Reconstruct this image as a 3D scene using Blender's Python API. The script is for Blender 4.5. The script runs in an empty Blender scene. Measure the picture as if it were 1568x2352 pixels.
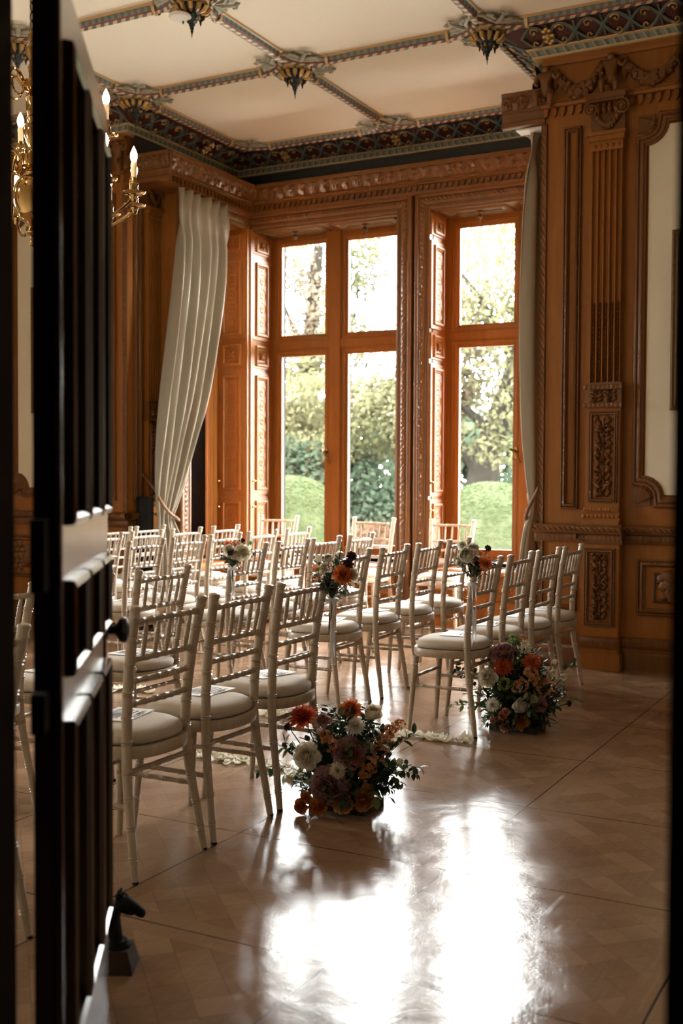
import bpy, math, random
import numpy as np
from mathutils import Vector, Matrix

S = bpy.context.scene
COL = S.collection
PI = math.pi
random.seed(7)

# ------------------------------------------------------------------ camera
cam_data = bpy.data.cameras.new('camera')
cam = bpy.data.objects.new('camera', cam_data)
COL.objects.link(cam)
S.camera = cam
_f, _p, _y, _r = 2572.5, 0.0326017, 0.48863089, 0.00486783     # focal length in pixels of a 1568 px wide frame, pitch, yaw, roll
_fw = Vector((-math.sin(_y), math.cos(_y), 0)); _rt = Vector((math.cos(_y), math.sin(_y), 0)); _up = Vector((0, 0, 1))
_f2 = _fw * math.cos(_p) - _up * math.sin(_p); _u2 = _up * math.cos(_p) + _fw * math.sin(_p)
_r3 = _rt * math.cos(_r) + _u2 * math.sin(_r); _u3 = _u2 * math.cos(_r) - _rt * math.sin(_r)
cam.matrix_world = Matrix(((_r3.x, _u3.x, -_f2.x, 0), (_r3.y, _u3.y, -_f2.y, 0), (_r3.z, _u3.z, -_f2.z, 1.38), (0, 0, 0, 1)))
cam_data.sensor_fit = 'HORIZONTAL'
cam_data.sensor_width = 24.0
cam_data.lens = 24.0 * _f / 1568.0
cam_data.clip_start = 0.05
cam_data.clip_end = 300
cam_data.dof.use_dof = True
cam_data.dof.focus_distance = 5.4
cam_data.dof.aperture_fstop = 2.8

# ------------------------------------------------------------------ world, exposure
SKY = 26.0
W = bpy.data.worlds.new('overcast_sky'); S.world = W
W.use_nodes = True
nt = W.node_tree
bg = nt.nodes['Background']
tc = nt.nodes.new('ShaderNodeTexCoord'); sp = nt.nodes.new('ShaderNodeSeparateXYZ'); cr = nt.nodes.new('ShaderNodeValToRGB')
nt.links.new(tc.outputs['Generated'], sp.inputs[0]); nt.links.new(sp.outputs['Z'], cr.inputs[0]); nt.links.new(cr.outputs[0], bg.inputs[0])
cr.color_ramp.elements[0].position = 0.0; cr.color_ramp.elements[0].color = (0.93, 0.925, 0.90, 1)
cr.color_ramp.elements[1].position = 0.6; cr.color_ramp.elements[1].color = (1.0, 0.99, 0.965, 1)
bg.inputs[1].default_value = SKY
S.view_settings.view_transform = 'Standard'
S.view_settings.look = 'None'
S.view_settings.exposure = 1.65
S.view_settings.gamma = 1.0
S.view_settings.use_curve_mapping = False
cy = S.cycles
cy.use_denoising = True
cy.use_adaptive_sampling = True
cy.adaptive_threshold = 0.02
cy.max_bounces = 7; cy.diffuse_bounces = 4; cy.glossy_bounces = 3; cy.transmission_bounces = 4; cy.transparent_max_bounces = 12
cy.caustics_reflective = False; cy.caustics_refractive = False
cy.sample_clamp_indirect = 6.0

def portal(name, cx, cy_, cz, sx, sz, rot):
    l = bpy.data.lights.new(name, 'AREA'); l.shape = 'RECTANGLE'; l.size = sx; l.size_y = sz
    l.cycles.is_portal = True
    o = bpy.data.objects.new(name, l); COL.objects.link(o)
    o.location = (cx, cy_, cz); o.rotation_euler = rot
portal('daylight_portal', -5.29, 10.12, 2.2, 1.6, 3.3, (-PI/2, 0, 0))
portal('daylight_portal', -3.4, 10.12, 2.2, 1.5, 3.3, (-PI/2, 0, 0))
portal('daylight_portal', -6.62, 8.98, 2.2, 3.3, 0.9, (0, -PI/2, 0))
portal('daylight_portal', -2.0, 8.98, 2.2, 3.3, 0.9, (0, PI/2, 0))
portal('daylight_portal', -9.72, 4.2, 2.1, 3.0, 1.0, (0, -PI/2, 0))

# ------------------------------------------------------------------ materials
def _n(t, kind, **kw):
    n = t.nodes.new(kind)
    for k, v in kw.items(): setattr(n, k, v)
    return n
def new_mat(name):
    m = bpy.data.materials.new(name); m.use_nodes = True
    t = m.node_tree
    return m, t, t.nodes['Principled BSDF']
def mixc(t, fac, a, b, blend='MIX'):
    n = _n(t, 'ShaderNodeMix', data_type='RGBA', blend_type=blend)
    for sock, v in ((0, fac), (6, a), (7, b)):
        if isinstance(v, (int, float)): n.inputs[sock].default_value = v
        elif isinstance(v, tuple): n.inputs[sock].default_value = (v[0], v[1], v[2], 1)
        else: t.links.new(v, n.inputs[sock])
    return n.outputs[2]
def mth(t, op, a, b=None, c=None):
    n = _n(t, 'ShaderNodeMath', operation=op)
    for i, v in enumerate((a, b, c)):
        if v is None: continue
        if isinstance(v, (int, float)): n.inputs[i].default_value = v
        else: t.links.new(v, n.inputs[i])
    return n.outputs[0]
def coords(t, kind='Object', scale=(1, 1, 1), rot=(0, 0, 0), loc=(0, 0, 0)):
    a = _n(t, 'ShaderNodeTexCoord'); m = _n(t, 'ShaderNodeMapping')
    m.inputs['Scale'].default_value = scale; m.inputs['Rotation'].default_value = rot; m.inputs['Location'].default_value = loc
    t.links.new(a.outputs[kind], m.inputs[0]); return m.outputs[0]
def noise(t, vec, scale, detail=3, rough=0.5, dist=0.0):
    n = _n(t, 'ShaderNodeTexNoise'); n.inputs['Scale'].default_value = scale; n.inputs['Detail'].default_value = detail
    n.inputs['Roughness'].default_value = rough; n.inputs['Distortion'].default_value = dist
    t.links.new(vec, n.inputs['Vector']); return n.outputs[0]
def ramp(t, v, stops, const=False):
    n = _n(t, 'ShaderNodeValToRGB'); e = n.color_ramp.elements
    if const: n.color_ramp.interpolation = 'CONSTANT'
    while len(e) < len(stops): e.new(0.5)
    for i, (p, c) in enumerate(stops):
        e[i].position = p; e[i].color = (c[0], c[1], c[2], 1) if isinstance(c, tuple) else (c, c, c, 1)
    t.links.new(v, n.inputs[0]); return n.outputs[0]
def bump(t, p, h, strength, dist=0.01):
    b = _n(t, 'ShaderNodeBump'); b.inputs['Strength'].default_value = strength; b.inputs['Distance'].default_value = dist
    t.links.new(h, b.inputs['Height']); t.links.new(b.outputs[0], p.inputs['Normal'])

def plain(name, col, rough=0.5, metal=0.0, var=0.12, scale=20, bmp=0.0, **kw):
    m, t, p = new_mat(name)
    v = noise(t, coords(t), scale)
    c2 = tuple(max(0, x * (1 - var * 2)) for x in col); c3 = tuple(min(1, x * (1 + var)) for x in col)
    t.links.new(mixc(t, v, c2, c3), p.inputs['Base Color'])
    p.inputs['Roughness'].default_value = rough; p.inputs['Metallic'].default_value = metal
    if bmp: bump(t, p, v, bmp)
    for k, x in kw.items(): p.inputs[k].default_value = x
    return m
def wood(name, dark, light, rough=0.45, axis='z', coat=0.0, scale=1.0, bmp=0.12, spec=0.18):
    m, t, p = new_mat(name)
    sc = {'z': (9, 9, .7), 'x': (.7, 9, 9), 'y': (9, .7, 9)}[axis]
    vec = coords(t, scale=tuple(s * scale for s in sc))
    g = noise(t, vec, 2.2, 6, 0.6, 0.6)
    g2 = noise(t, coords(t, scale=tuple(s * 6 * scale for s in sc)), 4, 3, 0.6)
    big = noise(t, coords(t), 1.3, 2)
    c = ramp(t, g, [(0.25, dark), (0.75, light)])
    c = mixc(t, mth(t, 'MULTIPLY', g2, 0.35), c, tuple(x * .55 for x in dark))
    c = mixc(t, mth(t, 'MULTIPLY', big, 0.35), c, tuple(x * .8 for x in light))
    t.links.new(c, p.inputs['Base Color'])
    p.inputs['Roughness'].default_value = rough
    p.inputs['Specular IOR Level'].default_value = spec; p.inputs['Coat Weight'].default_value = coat; p.inputs['Coat Roughness'].default_value = 0.22
    bump(t, p, g2, bmp, 0.004)
    return m
M = {}
M['oak'] = wood('honey_oak', (.230, .082, .016), (.365, .138, .030))
M['oak_x'] = wood('honey_oak_rail', (.230, .082, .016), (.365, .138, .030), axis='x')
M['oak_y'] = wood('honey_oak_cross', (.230, .082, .016), (.365, .138, .030), axis='y')
M['carved'] = wood('carved_oak', (.130, .050, .013), (.21, .083, .024), rough=0.32, coat=0.3)
M['dark'] = wood('dark_polished_mahogany', (.016, .006, .005), (.028, .010, .007), rough=0.2, coat=0.6, bmp=0.02, spec=.5)
M['jamb'] = wood('dark_stained_jamb', (.008, .005, .004), (.015, .008, .006), rough=0.6, coat=0.0)
M['lime'] = wood('limewashed_beech', (.355, .27, .195), (.52, .42, .315), rough=0.36, coat=0.2, scale=4, bmp=0.06, spec=.45)
M['lime2'] = wood('natural_beech', (.60, .42, .30), (.74, .56, .43), rough=0.4, coat=0.2, scale=4, bmp=0.06)
M['cushion'] = plain('ivory_seat_fabric', (.49, .42, .35), .8, var=.04, scale=60, bmp=.08)
M['plaster'] = plain('cream_ceiling_plaster', (.92, .86, .755), .85, var=.02, scale=1.5, bmp=.02)
M['wallcream'] = plain('cream_wall_paint', (.74, .66, .53), .8, var=.02, scale=3)
M['hall'] = plain('dark_hall_paint', (.05, .04, .035), .9)
M['brass'] = plain('polished_brass', (.44, .28, .115), .10, 1.0, var=.08, scale=9)
M['frame'] = plain('dull_gilt_frame', (.20, .11, .04), .45, .3, var=.2, scale=30, bmp=.1)
M['bounce'] = plain('pale_bounce_reflector', (.78, .75, .68), .95, var=.15, scale=30, bmp=.3)
M['gold'] = plain('gilded_plaster', (.46, .28, .10), .42, .5, var=.15, scale=30, bmp=.1)
M['teal'] = plain('teal_painted_plaster', (.12, .145, .135), .6, var=.25, scale=40)
M['sage'] = plain('sage_painted_plaster', (.33, .32, .25), .6, var=.2, scale=25)
M['red'] = plain('oxblood_painted_plaster', (.075, .016, .011), .6, var=.25, scale=30)
M['navy'] = plain('blue_black_painted_plaster', (.016, .020, .022), .55, var=.2, scale=30)
M['creamline'] = plain('cream_gilt_line', (.60, .42, .22), .5, .1, var=.12, scale=30)
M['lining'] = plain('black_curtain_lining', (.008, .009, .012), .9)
M['rope'] = plain('rust_and_gold_cord', (.26, .125, .055), .7, var=.4, scale=120, bmp=.3)
M['white'] = plain('white_paint', (.80, .79, .77), .6, var=.02)
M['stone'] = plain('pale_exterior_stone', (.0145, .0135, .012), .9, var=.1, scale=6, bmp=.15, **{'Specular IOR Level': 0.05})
M['black'] = plain('black_cast_iron', (.004, .004, .0045), .7, 0.0, **{'Specular IOR Level': .2})
M['block'] = wood('dark_wood_block', (.03, .016, .011), (.055, .03, .02), rough=.6, coat=0.0)
M['ebony'] = plain('ebony_knob', (.008, .007, .007), .35)
M['card'] = plain('white_card_stock', (.82, .82, .82), .6, var=.02)
M['ink'] = plain('charcoal_ink', (.03, .03, .035), .8)
M['candle'] = plain('ivory_candle_tube', (.72, .60, .42), .5, var=.04, **{'Subsurface Weight': 0.0})
M['ribbon'] = plain('white_satin_ribbon', (.78, .80, .86), .35, var=.03)
M['soil'] = plain('dark_plastic_tray', (.012, .012, .010), .6)
M['stem'] = plain('dark_green_stem', (.03, .045, .02), .6)
M['lawn'] = plain('autumn_lawn', (.020, .026, .013), .95, var=.3, scale=1.2, bmp=.4, **{'Specular IOR Level': 0.0})
M['bark'] = plain('grey_tree_bark', (.014, .0125, .0105), .95, var=.3, scale=6, bmp=.6, **{'Specular IOR Level': 0.0})
def leafmat(name, a, b, tr=0.3, rough=.5, scale=9, spec=.5):
    m, t, p = new_mat(name)
    p.inputs['Specular IOR Level'].default_value = spec
    v = noise(t, coords(t), scale, 2)
    t.links.new(ramp(t, v, [(.32, a), (.68, b)]), p.inputs['Base Color'])
    p.inputs['Roughness'].default_value = rough
    tl = _n(t, 'ShaderNodeBsdfTranslucent'); t.links.new(ramp(t, v, [(.32, a), (.68, b)]), tl.inputs[0])
    mx = _n(t, 'ShaderNodeMixShader'); mx.inputs[0].default_value = tr
    t.links.new(p.outputs[0], mx.inputs[1]); t.links.new(tl.outputs[0], mx.inputs[2])
    t.links.new(mx.outputs[0], t.nodes['Material Output'].inputs[0])
    return m
M['fol'] = leafmat('dark_green_foliage', (.018, .036, .014), (.055, .085, .035), .2, .4, 25)
M['fol2'] = leafmat('fresh_green_foliage', (.10, .17, .045), (.22, .30, .10), .3, .5, 25)
M['fol3'] = leafmat('grey_green_foliage', (.08, .105, .07), (.30, .32, .22), .2, .5, 40)
M['tree1'] = leafmat('yellow_green_tree_leaves', (0.0396, 0.0416, 0.0198), (0.0660, 0.0607, 0.0370), .45, .8, .6, 0.0)
M['tree2'] = leafmat('orange_autumn_leaves', (0.0759, 0.0541, 0.0383), (0.0759, 0.0647, 0.0449), .45, .8, .5, 0.0)
M['tree3'] = leafmat('deep_green_tree_leaves', (0.0132, 0.0198, 0.0132), (0.0290, 0.0370, 0.0238), .4, .8, .7, 0.0)
M['box'] = leafmat('clipped_box_leaves', (0.0178, 0.0234, 0.0109), (0.0271, 0.0323, 0.0175), .25, .8, 3, 0.0)
M['litter'] = leafmat('russet_fallen_leaves', (0.0264, 0.0145, 0.0092), (0.0363, 0.0224, 0.0145), .2, .8, 3, 0.0)
FL = {}
def cloth_mat():
    m, t, p = new_mat('taupe_silk_curtain')
    v = noise(t, coords(t, scale=(1, 1, .2)), 14, 3)
    c = mixc(t, v, (.33, .275, .20), (.385, .325, .245)); t.links.new(c, p.inputs['Base Color']); p.inputs['Roughness'].default_value = .55; p.inputs['Sheen Weight'].default_value = .2
    tl = _n(t, 'ShaderNodeBsdfTranslucent'); t.links.new(c, tl.inputs[0]); mx = _n(t, 'ShaderNodeMixShader'); mx.inputs[0].default_value = .2
    t.links.new(p.outputs[0], mx.inputs[1]); t.links.new(tl.outputs[0], mx.inputs[2]); t.links.new(mx.outputs[0], t.nodes['Material Output'].inputs[0]); return m
M['curtain'] = cloth_mat()
def flow(name, a, b, scale=22):
    FL[name] = leafmat(name + '_petals', a, b, .48, .55, scale)
flow('coral', (.55, .075, .03), (.72, .19, .075)); flow('orange', (.62, .15, .05), (.78, .30, .12))
flow('ivory', (.82, .76, .60), (.90, .86, .75)); flow('cream', (.82, .74, .57), (.88, .82, .68))
flow('white', (.88, .84, .74), (.92, .89, .80)); flow('mauve', (.40, .21, .22), (.56, .34, .34))
flow('peach', (.66, .30, .15), (.80, .50, .30)); flow('apricot', (.62, .26, .08), (.74, .42, .17))
flow('amber', (.55, .17, .05), (.68, .28, .08)); flow('pink', (.70, .26, .18), (.80, .42, .32))
flow('green', (.20, .30, .08), (.38, .48, .20)); flow('dark', (.014, .006, .008), (.04, .012, .014)); flow('rust', (.60, .13, .025), (.70, .22, .05))

def glass_mat():
    m, t, p = new_mat('window_glass'); t.nodes.remove(p)
    tr = _n(t, 'ShaderNodeBsdfTransparent'); tr.inputs[0].default_value = (.97, .985, .98, 1)
    gl = _n(t, 'ShaderNodeBsdfGlossy'); gl.inputs['Roughness'].default_value = 0.02
    fr = _n(t, 'ShaderNodeFresnel'); fr.inputs[0].default_value = 1.35
    mx = _n(t, 'ShaderNodeMixShader')
    t.links.new(fr.outputs[0], mx.inputs[0]); t.links.new(tr.outputs[0], mx.inputs[1]); t.links.new(gl.outputs[0], mx.inputs[2])
    t.links.new(mx.outputs[0], t.nodes['Material Output'].inputs[0]); return m
M['glass'] = glass_mat()
def emis(name, col, s):
    m, t, p = new_mat(name); p.inputs['Emission Color'].default_value = (*col, 1); p.inputs['Emission Strength'].default_value = s
    p.inputs['Base Color'].default_value = (*col, 1); return m
M['bulb'] = emis('glowing_candle_bulb', (1, .76, .48), 40)

def floor_mat():
    m, t, p = new_mat('varnished_parquet')
    tcn = _n(t, 'ShaderNodeTexCoord'); s = _n(t, 'ShaderNodeSeparateXYZ'); t.links.new(tcn.outputs['Object'], s.inputs[0])
    T = .86
    ux = mth(t, 'DIVIDE', mth(t, 'ADD', s.outputs[0], 1.49 + 20 * T), T); uy = mth(t, 'DIVIDE', mth(t, 'ADD', s.outputs[1], -2.74 + 20 * T), T)
    fx = mth(t, 'FRACT', ux); fy = mth(t, 'FRACT', uy)
    ex = mth(t, 'MINIMUM', fx, mth(t, 'SUBTRACT', 1.0, fx)); ey = mth(t, 'MINIMUM', fy, mth(t, 'SUBTRACT', 1.0, fy))
    edge = mth(t, 'MINIMUM', ex, ey)
    groove = mth(t, 'LESS_THAN', edge, .0042)
    border = mth(t, 'LESS_THAN', edge, .085)
    d1 = mth(t, 'FRACT', mth(t, 'MULTIPLY', mth(t, 'ADD', fx, fy), 6.0)); d2 = mth(t, 'FRACT', mth(t, 'MULTIPLY', mth(t, 'SUBTRACT', fx, fy), 6.0))
    id1 = mth(t, 'FLOOR', mth(t, 'MULTIPLY', mth(t, 'ADD', fx, fy), 6.0)); id2 = mth(t, 'FLOOR', mth(t, 'MULTIPLY', mth(t, 'SUBTRACT', fx, fy), 6.0))
    chk = mth(t, 'MODULO', mth(t, 'ADD', mth(t, 'FLOOR', mth(t, 'MULTIPLY', id1, .5)), mth(t, 'ADD', mth(t, 'FLOOR', mth(t, 'MULTIPLY', id2, .5)), 40)), 2.0)
    plank = mth(t, 'ADD', mth(t, 'MULTIPLY', id1, chk), mth(t, 'MULTIPLY', id2, mth(t, 'SUBTRACT', 1.0, chk)))
    seed = mth(t, 'ADD', mth(t, 'MULTIPLY', plank, 7.31), mth(t, 'ADD', mth(t, 'MULTIPLY', mth(t, 'FLOOR', ux), 3.7), mth(t, 'MULTIPLY', mth(t, 'FLOOR', uy), 5.9)))
    seed = mth(t, 'ADD', seed, mth(t, 'MULTIPLY', mth(t, 'FLOOR', mth(t, 'MULTIPLY', id2, .5)), 1.7))
    wn = _n(t, 'ShaderNodeTexWhiteNoise', noise_dimensions='1D'); t.links.new(seed, wn.inputs['W'])
    val = mth(t, 'MULTIPLY', mth(t, 'ADD', wn.outputs[0], 0.0), mth(t, 'SUBTRACT', 1.0, border))
    val = mth(t, 'ADD', val, mth(t, 'MULTIPLY', border, .45))
    grain = noise(t, coords(t, scale=(3, 30, 1), rot=(0, 0, PI/4)), 3, 5, .6)
    col = ramp(t, mth(t, 'ADD', mth(t, 'MULTIPLY', val, .6), mth(t, 'MULTIPLY', grain, .45)), [(.1, (.22, .13, .076)), (.55, (.285, .172, .102)), (1.0, (.355, .222, .136))])
    seam = mth(t, 'MULTIPLY', mth(t, 'LESS_THAN', mth(t, 'MINIMUM', d1, d2), .02), mth(t, 'SUBTRACT', 1.0, border))
    col = mixc(t, mth(t, 'MULTIPLY', seam, .35), col, (.03, .014, .008))
    col = mixc(t, mth(t, 'MULTIPLY', groove, .9), col, (.012, .008, .006))
    # worn varnish: scuffs and thin scratches
    obj = coords(t)
    scr = None
    for k, (ang, sc, th) in enumerate(((.5, .5, .0022), (-.75, .42, .002), (1.45, .36, .0022), (-.2, .6, .002))):
        vv = coords(t, scale=(14 * sc, .32 * sc, 1), rot=(0, 0, ang), loc=(k * 7.1, k * 3.3, 0))
        nn = noise(t, vv, 1.0, 1, .4, 0.0)
        ln = mth(t, 'LESS_THAN', mth(t, 'ABSOLUTE', mth(t, 'SUBTRACT', nn, .5 + .03 * (k - 3))), th)
        msk = mth(t, 'GREATER_THAN', noise(t, coords(t, scale=(1.2, 1.2, 1), loc=(k * 5.0, 1, 0)), 2.2, 2), .60)
        ln = mth(t, 'MULTIPLY', ln, msk)
        scr = ln if scr is None else mth(t, 'MAXIMUM', scr, ln)
    scuff = noise(t, obj, 3.0, 5, .65)
    fine = noise(t, obj, 95, 4, .7)
    wave = noise(t, obj, 4.5, 2, .5)
    haze = None
    for k, (ang, sc) in enumerate(((.3, 1.0), (-.8, 1.2), (1.3, .9))):
        hz = noise(t, coords(t, scale=(26*sc, 2.2*sc, 1), rot=(0, 0, ang), loc=(k*3.1, 2, 0)), 2.0, 4, .7)
        haze = hz if haze is None else mth(t, 'MAXIMUM', haze, hz)
    col = mixc(t, mth(t, 'MULTIPLY', mth(t, 'MAXIMUM', mth(t, 'SUBTRACT', haze, .56), 0.0), 1.5), col, (.40, .29, .20))
    blot = noise(t, obj, 1.7, 5, .65)
    col = mixc(t, mth(t, 'MULTIPLY', mth(t, 'MAXIMUM', mth(t, 'SUBTRACT', blot, .5), 0.0), 1.6), col, (.07, .035, .018))
    t.links.new(col, p.inputs['Base Color'])
    rg = mth(t, 'ADD', mth(t, 'MULTIPLY', scuff, .20), .035)
    rg = mth(t, 'ADD', rg, mth(t, 'MULTIPLY', scr, .06))
    t.links.new(rg, p.inputs['Roughness'])
    p.inputs['Specular IOR Level'].default_value = .34
    h = mth(t, 'ADD', mth(t, 'MULTIPLY', wave, 1.0), mth(t, 'MULTIPLY', fine, .13))
    h = mth(t, 'ADD', h, mth(t, 'MULTIPLY', haze, .05))
    h = mth(t, 'ADD', h, mth(t, 'MULTIPLY', noise(t, obj, 24, 3, .6), .12))
    h = mth(t, 'ADD', h, mth(t, 'MULTIPLY', scuff, .12))
    h = mth(t, 'SUBTRACT', h, mth(t, 'MULTIPLY', scr, .015)); h = mth(t, 'SUBTRACT', h, mth(t, 'MULTIPLY', groove, .25))
    bump(t, p, h, .26, .012)
    return m
M['floor'] = floor_mat()

def uvcoord(t):
    a = _n(t, 'ShaderNodeTexCoord'); s = _n(t, 'ShaderNodeSeparateXYZ'); t.links.new(a.outputs['UV'], s.inputs[0]); return s.outputs[0], s.outputs[1]
def rib_mat():
    """painted moulding: u runs along it in metres, v across it from 0 to 1"""
    m, t, p = new_mat('painted_rib_moulding')
    u, v = uvcoord(t)
    dv = mth(t, 'ABSOLUTE', mth(t, 'SUBTRACT', v, .5))
    leaf = mth(t, 'SINE', mth(t, 'MULTIPLY', u, 2 * PI / .058))
    teal = mixc(t, mth(t, 'GREATER_THAN', mth(t, 'ADD', leaf, mth(t, 'MULTIPLY', noise(t, coords(t), 60), .6)), .35), (.20, .225, .205), (.11, .14, .14))
    st = mth(t, 'GREATER_THAN', mth(t, 'FRACT', mth(t, 'ADD', mth(t, 'DIVIDE', u, .075), mth(t, 'MULTIPLY', v, 2.0))), .5)
    stripe = mixc(t, st, (.58, .42, .27), (.09, .115, .11))
    b1 = mth(t, 'LESS_THAN', dv, .13); b2 = mth(t, 'LESS_THAN', dv, .19); b3 = mth(t, 'LESS_THAN', dv, .37)
    c = mixc(t, b3, (.50, .33, .16), teal)
    c = mixc(t, b2, c, (.20, .035, .015))
    c = mixc(t, b1, c, stripe)
    t.links.new(c, p.inputs['Base Color']); p.inputs['Roughness'].default_value = .55
    return m
M['rib'] = rib_mat()
def band_mat():
    m, t, p = new_mat('painted_teal_band')
    u, v = uvcoord(t)
    q = mth(t, 'SINE', mth(t, 'MULTIPLY', u, 2 * PI / .07))
    z = mth(t, 'ABSOLUTE', mth(t, 'SUBTRACT', mth(t, 'FRACT', mth(t, 'DIVIDE', u, .07)), .5))
    lf = mth(t, 'GREATER_THAN', mth(t, 'ADD', mth(t, 'MULTIPLY', q, .5), mth(t, 'MULTIPLY', noise(t, coords(t), 70), .9)), .55)
    c = mixc(t, lf, (.19, .22, .20), (.10, .125, .12))
    dot = mth(t, 'LESS_THAN', z, .09)
    c = mixc(t, mth(t, 'MULTIPLY', dot, .7), c, (.50, .36, .22))
    t.links.new(c, p.inputs['Base Color']); p.inputs['Roughness'].default_value = .55
    return m
M['band'] = band_mat()
# ------------------------------------------------------------------ geometry helpers
class MB:
    def __init__(s): s.v = []; s.f = []; s.m = []; s.uv = []
    def add(s, vs, fs, mi=0, uvs=None):
        o = len(s.v)
        s.v += [tuple(p) for p in vs]
        s.uv += list(uvs) if uvs is not None else [(0.0, 0.5)] * len(vs)
        for f in fs: s.f.append(tuple(i + o for i in f)); s.m.append(mi)
    def box(s, a, b, mi=0, T=None):
        x0, y0, z0 = a; x1, y1, z1 = b
        vs = [(x0,y0,z0),(x1,y0,z0),(x1,y1,z0),(x0,y1,z0),(x0,y0,z1),(x1,y0,z1),(x1,y1,z1),(x0,y1,z1)]
        if T: vs = [T(*p) for p in vs]
        s.add(vs, [(0,3,2,1),(4,5,6,7),(0,1,5,4),(1,2,6,5),(2,3,7,6),(3,0,4,7)], mi)
    def tube(s, pts, r, n=8, mi=0, caps=True, flat=1.0):
        pts = [Vector(p) for p in pts]
        rs = list(r) if hasattr(r, '__len__') else [r] * len(pts)
        k = len(pts); vs = []; t0 = None; nv = None
        for i in range(k):
            t = (pts[min(i + 1, k - 1)] - pts[max(i - 1, 0)])
            if t.length < 1e-9: t = t0 or Vector((0, 0, 1))
            t.normalize()
            if nv is None:
                a = Vector((0, 0, 1)) if abs(t.z) < .9 else Vector((1, 0, 0))
                nv = t.cross(a).normalized()
            else:
                nv = (nv - t * nv.dot(t))
                if nv.length < 1e-6: nv = t.orthogonal()
                nv.normalize()
            bv = t.cross(nv); t0 = t
            for j in range(n):
                an = 2 * PI * j / n
                vs.append(pts[i] + nv * (math.cos(an) * rs[i]) + bv * (math.sin(an) * rs[i] * flat))
        fs = [(i*n+j, i*n+(j+1)%n, (i+1)*n+(j+1)%n, (i+1)*n+j) for i in range(k-1) for j in range(n)]
        if caps: fs += [tuple(range(n-1, -1, -1)), tuple((k-1)*n+j for j in range(n))]
        s.add(vs, fs, mi)
    def lathe(s, prof, n=16, mi=0, T=None):
        k = len(prof); vs = []
        for r, z in prof:
            for j in range(n):
                an = 2 * PI * j / n; p = Vector((math.cos(an) * r, math.sin(an) * r, z))
                vs.append(T @ p if T is not None else p)
        fs = [(i*n+j, i*n+(j+1)%n, (i+1)*n+(j+1)%n, (i+1)*n+j) for i in range(k-1) for j in range(n)]
        fs += [tuple(range(n-1, -1, -1)), tuple((k-1)*n+j for j in range(n))]
        s.add(vs, fs, mi)
    def ell(s, c, r, n=8, m=6, mi=0, R=None):
        vs = []; c = Vector(c)
        for i in range(m + 1):
            th = PI * i / m
            for j in range(n):
                an = 2 * PI * j / n
                p = Vector((r[0]*math.sin(th)*math.cos(an), r[1]*math.sin(th)*math.sin(an), r[2]*math.cos(th)))
                if R is not None: p = R @ p
                vs.append(c + p)
        fs = [(i*n+j, (i+1)*n+j, (i+1)*n+(j+1)%n, i*n+(j+1)%n) for i in range(m) for j in range(n)]
        s.add(vs, fs, mi)
    def grid(s, fn, nu, nv, mi=0, uvf=None, wrap=False):
        vs = [fn(i / nu, j / nv) for j in range(nv + 1) for i in range(nu + 1)]
        w = nu + 1
        fs = [(j*w+i, j*w+i+1, (j+1)*w+i+1, (j+1)*w+i) for j in range(nv) for i in range(nu)]
        s.add(vs, fs, mi, [uvf(i / nu, j / nv) for j in range(nv + 1) for i in range(nu + 1)] if uvf else None)
    def build(s, name, mats, parent=None, smooth=True, angle=40, loc=None):
        me = bpy.data.meshes.new(name)
        me.from_pydata(s.v, [], s.f)
        for m in (mats if isinstance(mats, (list, tuple)) else [mats]): me.materials.append(m)
        n = len(me.polygons)
        me.polygons.foreach_set('material_index', s.m)
        if smooth:
            me.polygons.foreach_set('use_smooth', [True] * n)
            me.set_sharp_from_angle(angle=math.radians(angle))
        if any(u != (0.0, 0.5) for u in s.uv):
            ul = me.uv_layers.new(name='UVMap')
            li = np.zeros(len(me.loops), dtype=np.int32); me.loops.foreach_get('vertex_index', li)
            ul.data.foreach_set('uv', np.array(s.uv, dtype=np.float32)[li].ravel())
        me.update()
        o = bpy.data.objects.new(name, me); COL.objects.link(o)
        if parent: o.parent = parent
        if loc: o.location = loc
        return o
def tag(o, label, cat, group=None, kind=None):
    o['label'] = label; o['category'] = cat
    if group: o['group'] = group
    if kind: o['kind'] = kind
    return o
def empty(name, loc=(0, 0, 0), rz=0.0, label=None, cat=None, group=None, kind=None):
    o = bpy.data.objects.new(name, None); COL.objects.link(o); o.empty_display_size = .05
    o.location = loc; o.rotation_euler = (0, 0, rz)
    if label: tag(o, label, cat, group, kind)
    return o
def copy_tree(root, parent=None):
    c = root.copy(); COL.objects.link(c)
    if parent: c.parent = parent
    for ch in root.children: copy_tree(ch, c)
    return c

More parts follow.
